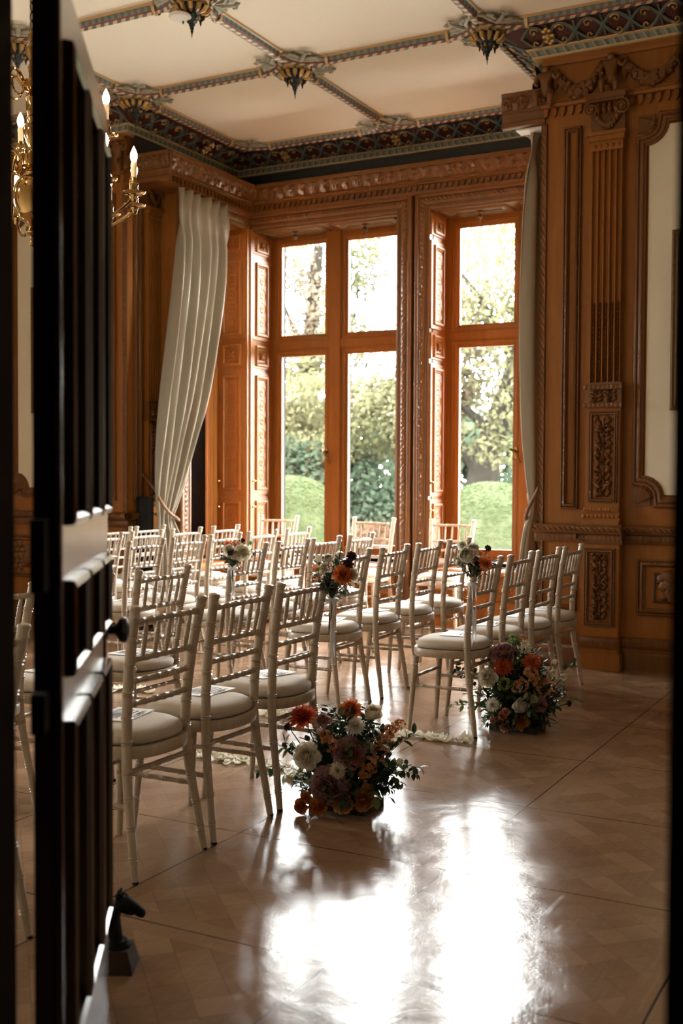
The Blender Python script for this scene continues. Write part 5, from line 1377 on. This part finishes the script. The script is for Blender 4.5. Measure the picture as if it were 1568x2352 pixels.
# petals lining the aisle
rp = random.Random(11)
pet = []
for v in range(4):
    b = MB(); w = .036 + .006*v; L = .048 + .005*v; k1, k2 = rp.uniform(.5, 1.0), rp.uniform(.5, 1.4)
    b.grid(lambda u, q: ((u - .5)*w*math.sin(PI*(.15 + .8*q))**.7, (q - .5)*L, .004 + k1*L*(2*u - 1)**2*.35 + k2*L*(q - .5)**2 + .012*abs(math.sin(2.2*u + v))*q), 5, 5)
    zmin = min(p_[2] for p_ in b.v); b.v = [(x_, y_, z_ - zmin) for x_, y_, z_ in b.v]
    pet.append(b)
def petals(x0, y0, x1, y1, n, spread, label, group):
    for i in range(n):
        k = rp.randrange(4); q = rp.random()
        if (label, k) not in proto_p: o = pet[k].build('rose_petal', FL['ivory'], angle=180); proto_p[(label, k)] = o
        else: o = proto_p[(label, k)].copy(); COL.objects.link(o)
        o.location = (x0 + (x1 - x0)*q + rp.gauss(0, spread), y0 + (y1 - y0)*q + rp.gauss(0, spread), .001)
        o.rotation_euler = (rp.uniform(-.06, .06), rp.uniform(-.06, .06), rp.uniform(0, 2*PI)); o.scale = (rp.uniform(.85, 1.3),)*3
        tag(o, label, 'petal', group)
proto_p = {}
petals(-3.22, 4.50, -2.60, 4.45, 34, .03, 'ivory rose petal strewn along the near edge of the aisle under the nearest chairs', 'petals along the near aisle edge')
petals(-2.62, 4.40, -2.5, 4.38, 6, .03, 'ivory rose petal lying beside the larger floor arrangement', 'petals by the larger arrangement')
petals(-2.50, 5.36, -2.10, 5.40, 26, .022, 'ivory rose petal at the chair foot past the aisle', 'petals along the far aisle edge')
petals(-3.45, 5.47, -3.15, 5.44, 20, .022, 'ivory rose petal on the parquet across the aisle, seen between chair legs', 'petals across the aisle')
petals(-4.62, 5.56, -4.35, 5.70, 22, .03, 'ivory rose petal beyond the second row near the door edge', 'petals near the third row')

# ------------------------------------------------------------------ horse-head door stop
ds = empty('door_stop', (-2.0, 2.44, 0), math.radians(28), 'black horse head door stop standing at the foot of the open door', 'door stop')
b = MB()
vs = [(-.054, -.055, 0), (.052, -.055, 0), (.052, .055, 0), (-.054, .055, 0), (-.040, -.042, .062), (.036, -.042, .062), (.036, .042, .062), (-.040, .042, .062)]
b.add(vs, [(0,3,2,1),(4,5,6,7),(0,1,5,4),(1,2,6,5),(2,3,7,6),(3,0,4,7)])
o = b.build('base_block', M['block'], ds, smooth=False); o['label'] = 'dark wooden base block'
b = MB()
neck = [(-.002, .062), (-.004, .085), (-.012, .115), (-.016, .145), (-.004, .172), (.014, .186)]
b.tube([(x, 0, z) for x, z in neck], [.034, .030, .036, .038, .034, .026], 14, flat=.6)
b.tube([(-.012, 0, .186), (-.034, 0, .165), (-.054, 0, .135), (-.068, 0, .108), (-.060, 0, .098)], [.014, .022, .020, .010, .002], 8, flat=.5)
b.tube([(-.030, 0, .125), (-.050, 0, .115), (-.066, 0, .106)], [.022, .016, .004], 8, flat=.5)
b.tube([(-.002, 0, .186), (.024, 0, .184), (.050, 0, .168), (.070, 0, .153), (.077, 0, .149)], [.024, .027, .021, .017, .010], 14, flat=.72)
b.tube([(.012, 0, .168), (.030, 0, .158), (.046, 0, .152)], [.020, .016, .008], 8, flat=.5)
for s in (-1, 1): b.tube([(.004, .011*s, .196), (.004, .013*s, .210), (.010, .012*s, .222)], [.009, .008, .001], 6)
b.tube([(.004, 0, .20), (.018, 0, .212), (.030, 0, .203)], [.010, .008, .003], 8, flat=.6)
b.lathe([(.037, .062), (.038, .068), (.031, .074), (.027, .08)], 14)
b.build('horse_head', M['black'], ds)

# ------------------------------------------------------------------ garden outside
b = MB(); b.box((-14, YBO + .6, -.32), (2, YBO + 3.9, -.29)); b.box((WXL - 4.2, 0, -.32), (WXL - .3, YBO + .6, -.29))
tag(b.build('reflector', M['bounce'], smooth=False), 'pale gravel terrace added unseen below the windows to light the ceiling', 'reflector', kind='structure')  # added pale ground, out of view, throwing sky light up onto the ceiling
b = MB(); b.box((-90, YBO + .02, -.9), (60, 120, -.32)); b.box((-90, -20, -.9), (WXL - .3, YBO + .02, -.32)); b.box((WXR + .3, -20, -.9), (60, YBO + .02, -.32))
tag(b.build('lawn', M['lawn'], smooth=False), 'pale lawn outside the windows', 'lawn', kind='structure')
def leaf_cloud(name, mat, parent, blobs, n, size, seed, flatten=.5):
    """many small leaf blades filling ellipsoids (cx, cy, cz, rx, ry, rz)"""
    r = np.random.default_rng(seed)
    vol = np.array([b_[3]*b_[4]*b_[5] for b_ in blobs])**.8; vol /= vol.sum()
    idx = r.choice(len(blobs), n, p=vol); B = np.array(blobs)[idx]
    d = r.normal(size=(n, 3)); d /= np.linalg.norm(d, axis=1)[:, None]
    rad = r.uniform(.25, 1, n)**.45
    c = B[:, :3] + d*rad[:, None]*B[:, 3:]
    t = r.normal(size=(n, 3)); t /= np.linalg.norm(t, axis=1)[:, None]
    w = np.cross(t, d + .3*r.normal(size=(n, 3))); w /= np.linalg.norm(w, axis=1)[:, None] + 1e-9
    s = size*r.uniform(.6, 1.3, n)[:, None]
    v = np.stack([c - t*s, c - w*s*.55, c + t*s, c + w*s*.55], 1).reshape(-1, 3)
    me = bpy.data.meshes.new(name); me.vertices.add(4*n); me.loops.add(4*n); me.polygons.add(n)
    me.vertices.foreach_set('co', v.ravel()); me.loops.foreach_set('vertex_index', np.arange(4*n, dtype=np.int32))
    me.polygons.foreach_set('loop_start', np.arange(0, 4*n, 4, dtype=np.int32)); me.polygons.foreach_set('loop_total', np.full(n, 4, dtype=np.int32))
    me.materials.append(mat); me.update(); me.validate()
    o = bpy.data.objects.new(name, me); COL.objects.link(o)
    if parent: o.parent = parent
    o['kind'] = 'stuff'; return o
def topiary(label, loc, rx, h, seed):
    root = empty('topiary_dome', loc, 0, label, 'topiary', 'clipped box domes on the lawn')
    b = MB()
    b.grid(lambda u, v: (rx*math.cos(2*PI*u)*math.cos(v*PI/2)**.8*(1 + .01*math.sin(17*u)), rx*math.sin(2*PI*u)*math.cos(v*PI/2)**.8, h*math.sin(v*PI/2)), 48, 16)
    b.build('clipped_body', M['box'], root, angle=180)
    r = np.random.default_rng(seed); n = 15000
    th = r.uniform(0, 2*PI, n); vv = np.arcsin(r.uniform(0, 1, n))
    c = np.stack([rx*np.cos(th)*np.cos(vv)**.8, rx*np.sin(th)*np.cos(vv)**.8, h*np.sin(vv)], 1)*r.uniform(.99, 1.008, n)[:, None]
    t = r.normal(size=(n, 3)); t /= np.linalg.norm(t, axis=1)[:, None]; t = t - .85*c/np.linalg.norm(c, axis=1)[:, None]*(t*c/np.linalg.norm(c, axis=1)[:, None]).sum(1)[:, None]; t /= np.linalg.norm(t, axis=1)[:, None]; w = np.cross(t, c); w /= np.linalg.norm(w, axis=1)[:, None]
    s = .02; v = np.stack([c - t*s, c - w*s*.6, c + t*s, c + w*s*.6], 1).reshape(-1, 3)
    me = bpy.data.meshes.new('leaves'); me.from_pydata(v.tolist(), [], [(4*i, 4*i+1, 4*i+2, 4*i+3) for i in range(n)]); me.materials.append(M['box'])
    o = bpy.data.objects.new('leaves', me); COL.objects.link(o); o.parent = root; o['kind'] = 'stuff'
topiary('round clipped box dome outside the left window', (-8.45, 14.25, -.32), 1.02, 1.70, 1)
topiary('round clipped box dome outside the right window', (-5.80, 15.60, -.32), 1.0, 1.62, 2)
def tree(label, loc, trunk, limbs, blobs, mat, n, size, seed, group=None, trunk_r=.3):
    root = empty('tree', loc, 0, label, 'tree', group or 'trees in the garden')
    b = MB(); k = len(trunk)
    P = [smooth_interp(trunk, q/12) for q in range(13)]
    b.tube(P, [trunk_r*(1.25 - .8*q/12) for q in range(13)], 12)
    b.build('trunk', M['bark'], root)
    for lm in limbs:
        b = MB(); b.tube([smooth_interp(lm, q/8) for q in range(9)], [trunk_r*.38*(1 - .85*q/8) for q in range(9)], 7); b.build('branch', M['bark'], root)
    leaf_cloud('crown', mat, root, blobs, n, size, seed)
# leaning tree behind the right dome
tree('large leaning tree with yellow leaves outside the right window', (-9.3, 23.8, -.32), [(0, 0, 0), (.15, 0, 1.2), (.45, .1, 2.6), (.95, .2, 4.2), (1.3, .3, 6.5)],
     [[(.45, .1, 2.6), (-.3, -.3, 3.4), (-1.3, -.8, 3.9)], [(.7, .1, 3.4), (1.4, -.4, 4.4), (2.2, -.8, 5.0)], [(.2, 0, 1.6), (-.5, .2, 2.8), (-.9, .4, 4.5)], [(.95, .2, 4.2), (.3, -.4, 5.6), (-.4, -.8, 6.6)]],
     [(0, 0, 4.6, 2.6, 1.8, 1.4), (1.4, -.5, 3.0, 1.2, 1.0, .8), (-1.3, -.8, 3.3, 1.3, 1.0, .8), (.5, .5, 6.4, 2.4, 1.8, 1.5), (2.2, 0, 5.2, 1.5, 1.3, 1.3), (-.4, -1.2, 2.5, 1.1, .6, .45), (1.2, -1.2, 2.2, .9, .6, .4)], M['tree1'], 12000, .075, 3, trunk_r=.36)
tree('slim dark trunk beside the leaning tree', (-10.15, 24.0, -.32), [(0, 0, 0), (.1, 0, 1.0), (.25, 0, 2.4), (.2, 0, 4)], [], [(0, 0, 3.6, 1.0, .8, .8), (.2, 0, 5.0, 1.2, 1, 1)], M['tree2'], 1400, .10, 4, trunk_r=.13)
tree('orange autumn tree behind the upper right pane', (-9.0, 31.0, -.32), [(0, 0, 0), (0, 0, 3), (.3, 0, 6), (.2, 0, 9)], [], [(-.8, 0, 6.6, 2.4, 2, 2), (1.2, 0, 7.4, 2.2, 2, 1.8), (0, 0, 9.0, 2.4, 2, 1.5), (-2.2, 0, 5.0, 1.5, 1.2, 1.2)], M['tree2'], 9000, .085, 5)
tree('yellow green tree filling the lower left panes', (-13.2, 24.5, -.32), [(0, 0, 0), (0, 0, 1.5), (.2, 0, 3), (.3, 0, 4.2)], [[(0, 0, 1.2), (.8, -.6, 2.0), (1.7, -1.0, 2.2)], [(0, 0, 1.6), (-.8, -.4, 2.6), (-1.5, -.8, 3.2)]],
     [(0, 0, 3.5, 2.1, 1.6, .8), (1.5, -.6, 3.0, 1.4, 1.1, 1.0), (-1.3, -.6, 2.9, 1.1, 1.0, .9), (2.6, 0, 3.7, 1.3, 1.2, .8), (.2, -1.2, 2.3, 1.3, .7, .5)], M['tree1'], 12000, .075, 6)
tree('sparse orange tree in the upper left pane', (-15.6, 27.0, -.32), [(0, 0, 0), (.1, 0, 2), (.2, 0, 5), (.5, 0, 8)], [[(.2, 0, 4), (.8, 0, 5.4), (1.3, 0, 6.4)], [(.2, 0, 5), (-.4, 0, 6), (-1, 0, 7.4)]], [(-.2, 0, 5.0, 1.0, 1, 1.1), (.6, 0, 6.4, .8, .8, .9), (-.5, 0, 7.6, 1.2, 1, 1)], M['tree2'], 4200, .08, 7)
tree('thin branching tree in the upper middle pane', (-14.7, 26.2, -.32), [(0, 0, 0), (.2, 0, 2), (.6, 0, 4.8), (1.0, 0, 7.4)], [[(.5, 0, 4.2), (-.6, 0, 4.9), (-1.8, 0, 5.0)], [(.6, 0, 4.8), (1.2, 0, 6.2), (1.2, 0, 8.2)], [(.3, 0, 3), (1.3, 0, 4.2), (1.9, 0, 5.8)]], [(.9, 0, 5.2, .9, .8, .9), (1.3, 0, 7.4, .8, .7, 1.2), (-.2, 0, 4.4, 1.2, .8, .5)], M['tree1'], 3200, .08, 8, trunk_r=.16)
for i, (x, y, rx, rz, mt, lab) in enumerate(((-13.2, 22.6, 1.4, 1.45, 'tree3', 'dark shrub under the trees behind the left dome'), (-11.3, 23.4, 1.5, .95, 'tree3', 'dark green shrub seen left of the carved pier'), (-12.25, 23.6, 1.3, 1.25, 'tree3', 'dark shrub between the dome and the pier'), (-10.9, 21.6, .9, .35, 'litter', 'low russet shrub at the lawn edge'), (-16.0, 23.5, 1.8, 1.7, 'tree3', 'tall dark shrub at the far left of the garden'), (-9.9, 27.5, 1.6, 1.0, 'tree3', 'shrub behind the leaning tree'), (-6.6, 27.2, 1.7, 1.2, 'tree3', 'shrub at the right end of the garden'))):
    root = empty('shrub', (x, y, -.32), 0, lab, 'shrub', 'shrubs at the lawn edge')
    b = MB(); b.tube([(0, 0, 0), (.1, 0, rz*.5), (.2, .1, rz)], [.06, .04, .01], 6); b.tube([(0, 0, 0), (-.4, -.3, rz*.6), (-.7, -.4, rz*1.2)], [.05, .03, .01], 6); b.build('stem', M['bark'], root)
    leaf_cloud('foliage', M[mt], root, [(0, 0, rz*.8, rx, 1.0, rz)], 3600 if mt != 'litter' else 1800, .085, 30 + i)
for i, (x, y, w, h) in enumerate(((-40, 78, 14, 7), (-22, 86, 15, 8), (-4, 80, 14, 7.5))):
    root = empty('tree', (x, y, -.32), 0, ('distant misty tree mass left of the mullion', 'distant tree mass behind the pier', 'distant tree mass behind the right window')[i], 'tree', 'trees in the garden')
    b = MB(); b.tube([(0, 0, 0), (0, 0, h*.6)], .5, 8); b.build('trunk', M['bark'], root)
    leaf_cloud('crown', M['tree3'], root, [(0, 0, h*.5, w, 3, h*.5), (-w*.4, 0, h*.7, w*.4, 3, h*.35), (w*.5, 0, h*.6, w*.4, 3, h*.4)], 3500, .5, 60 + i)
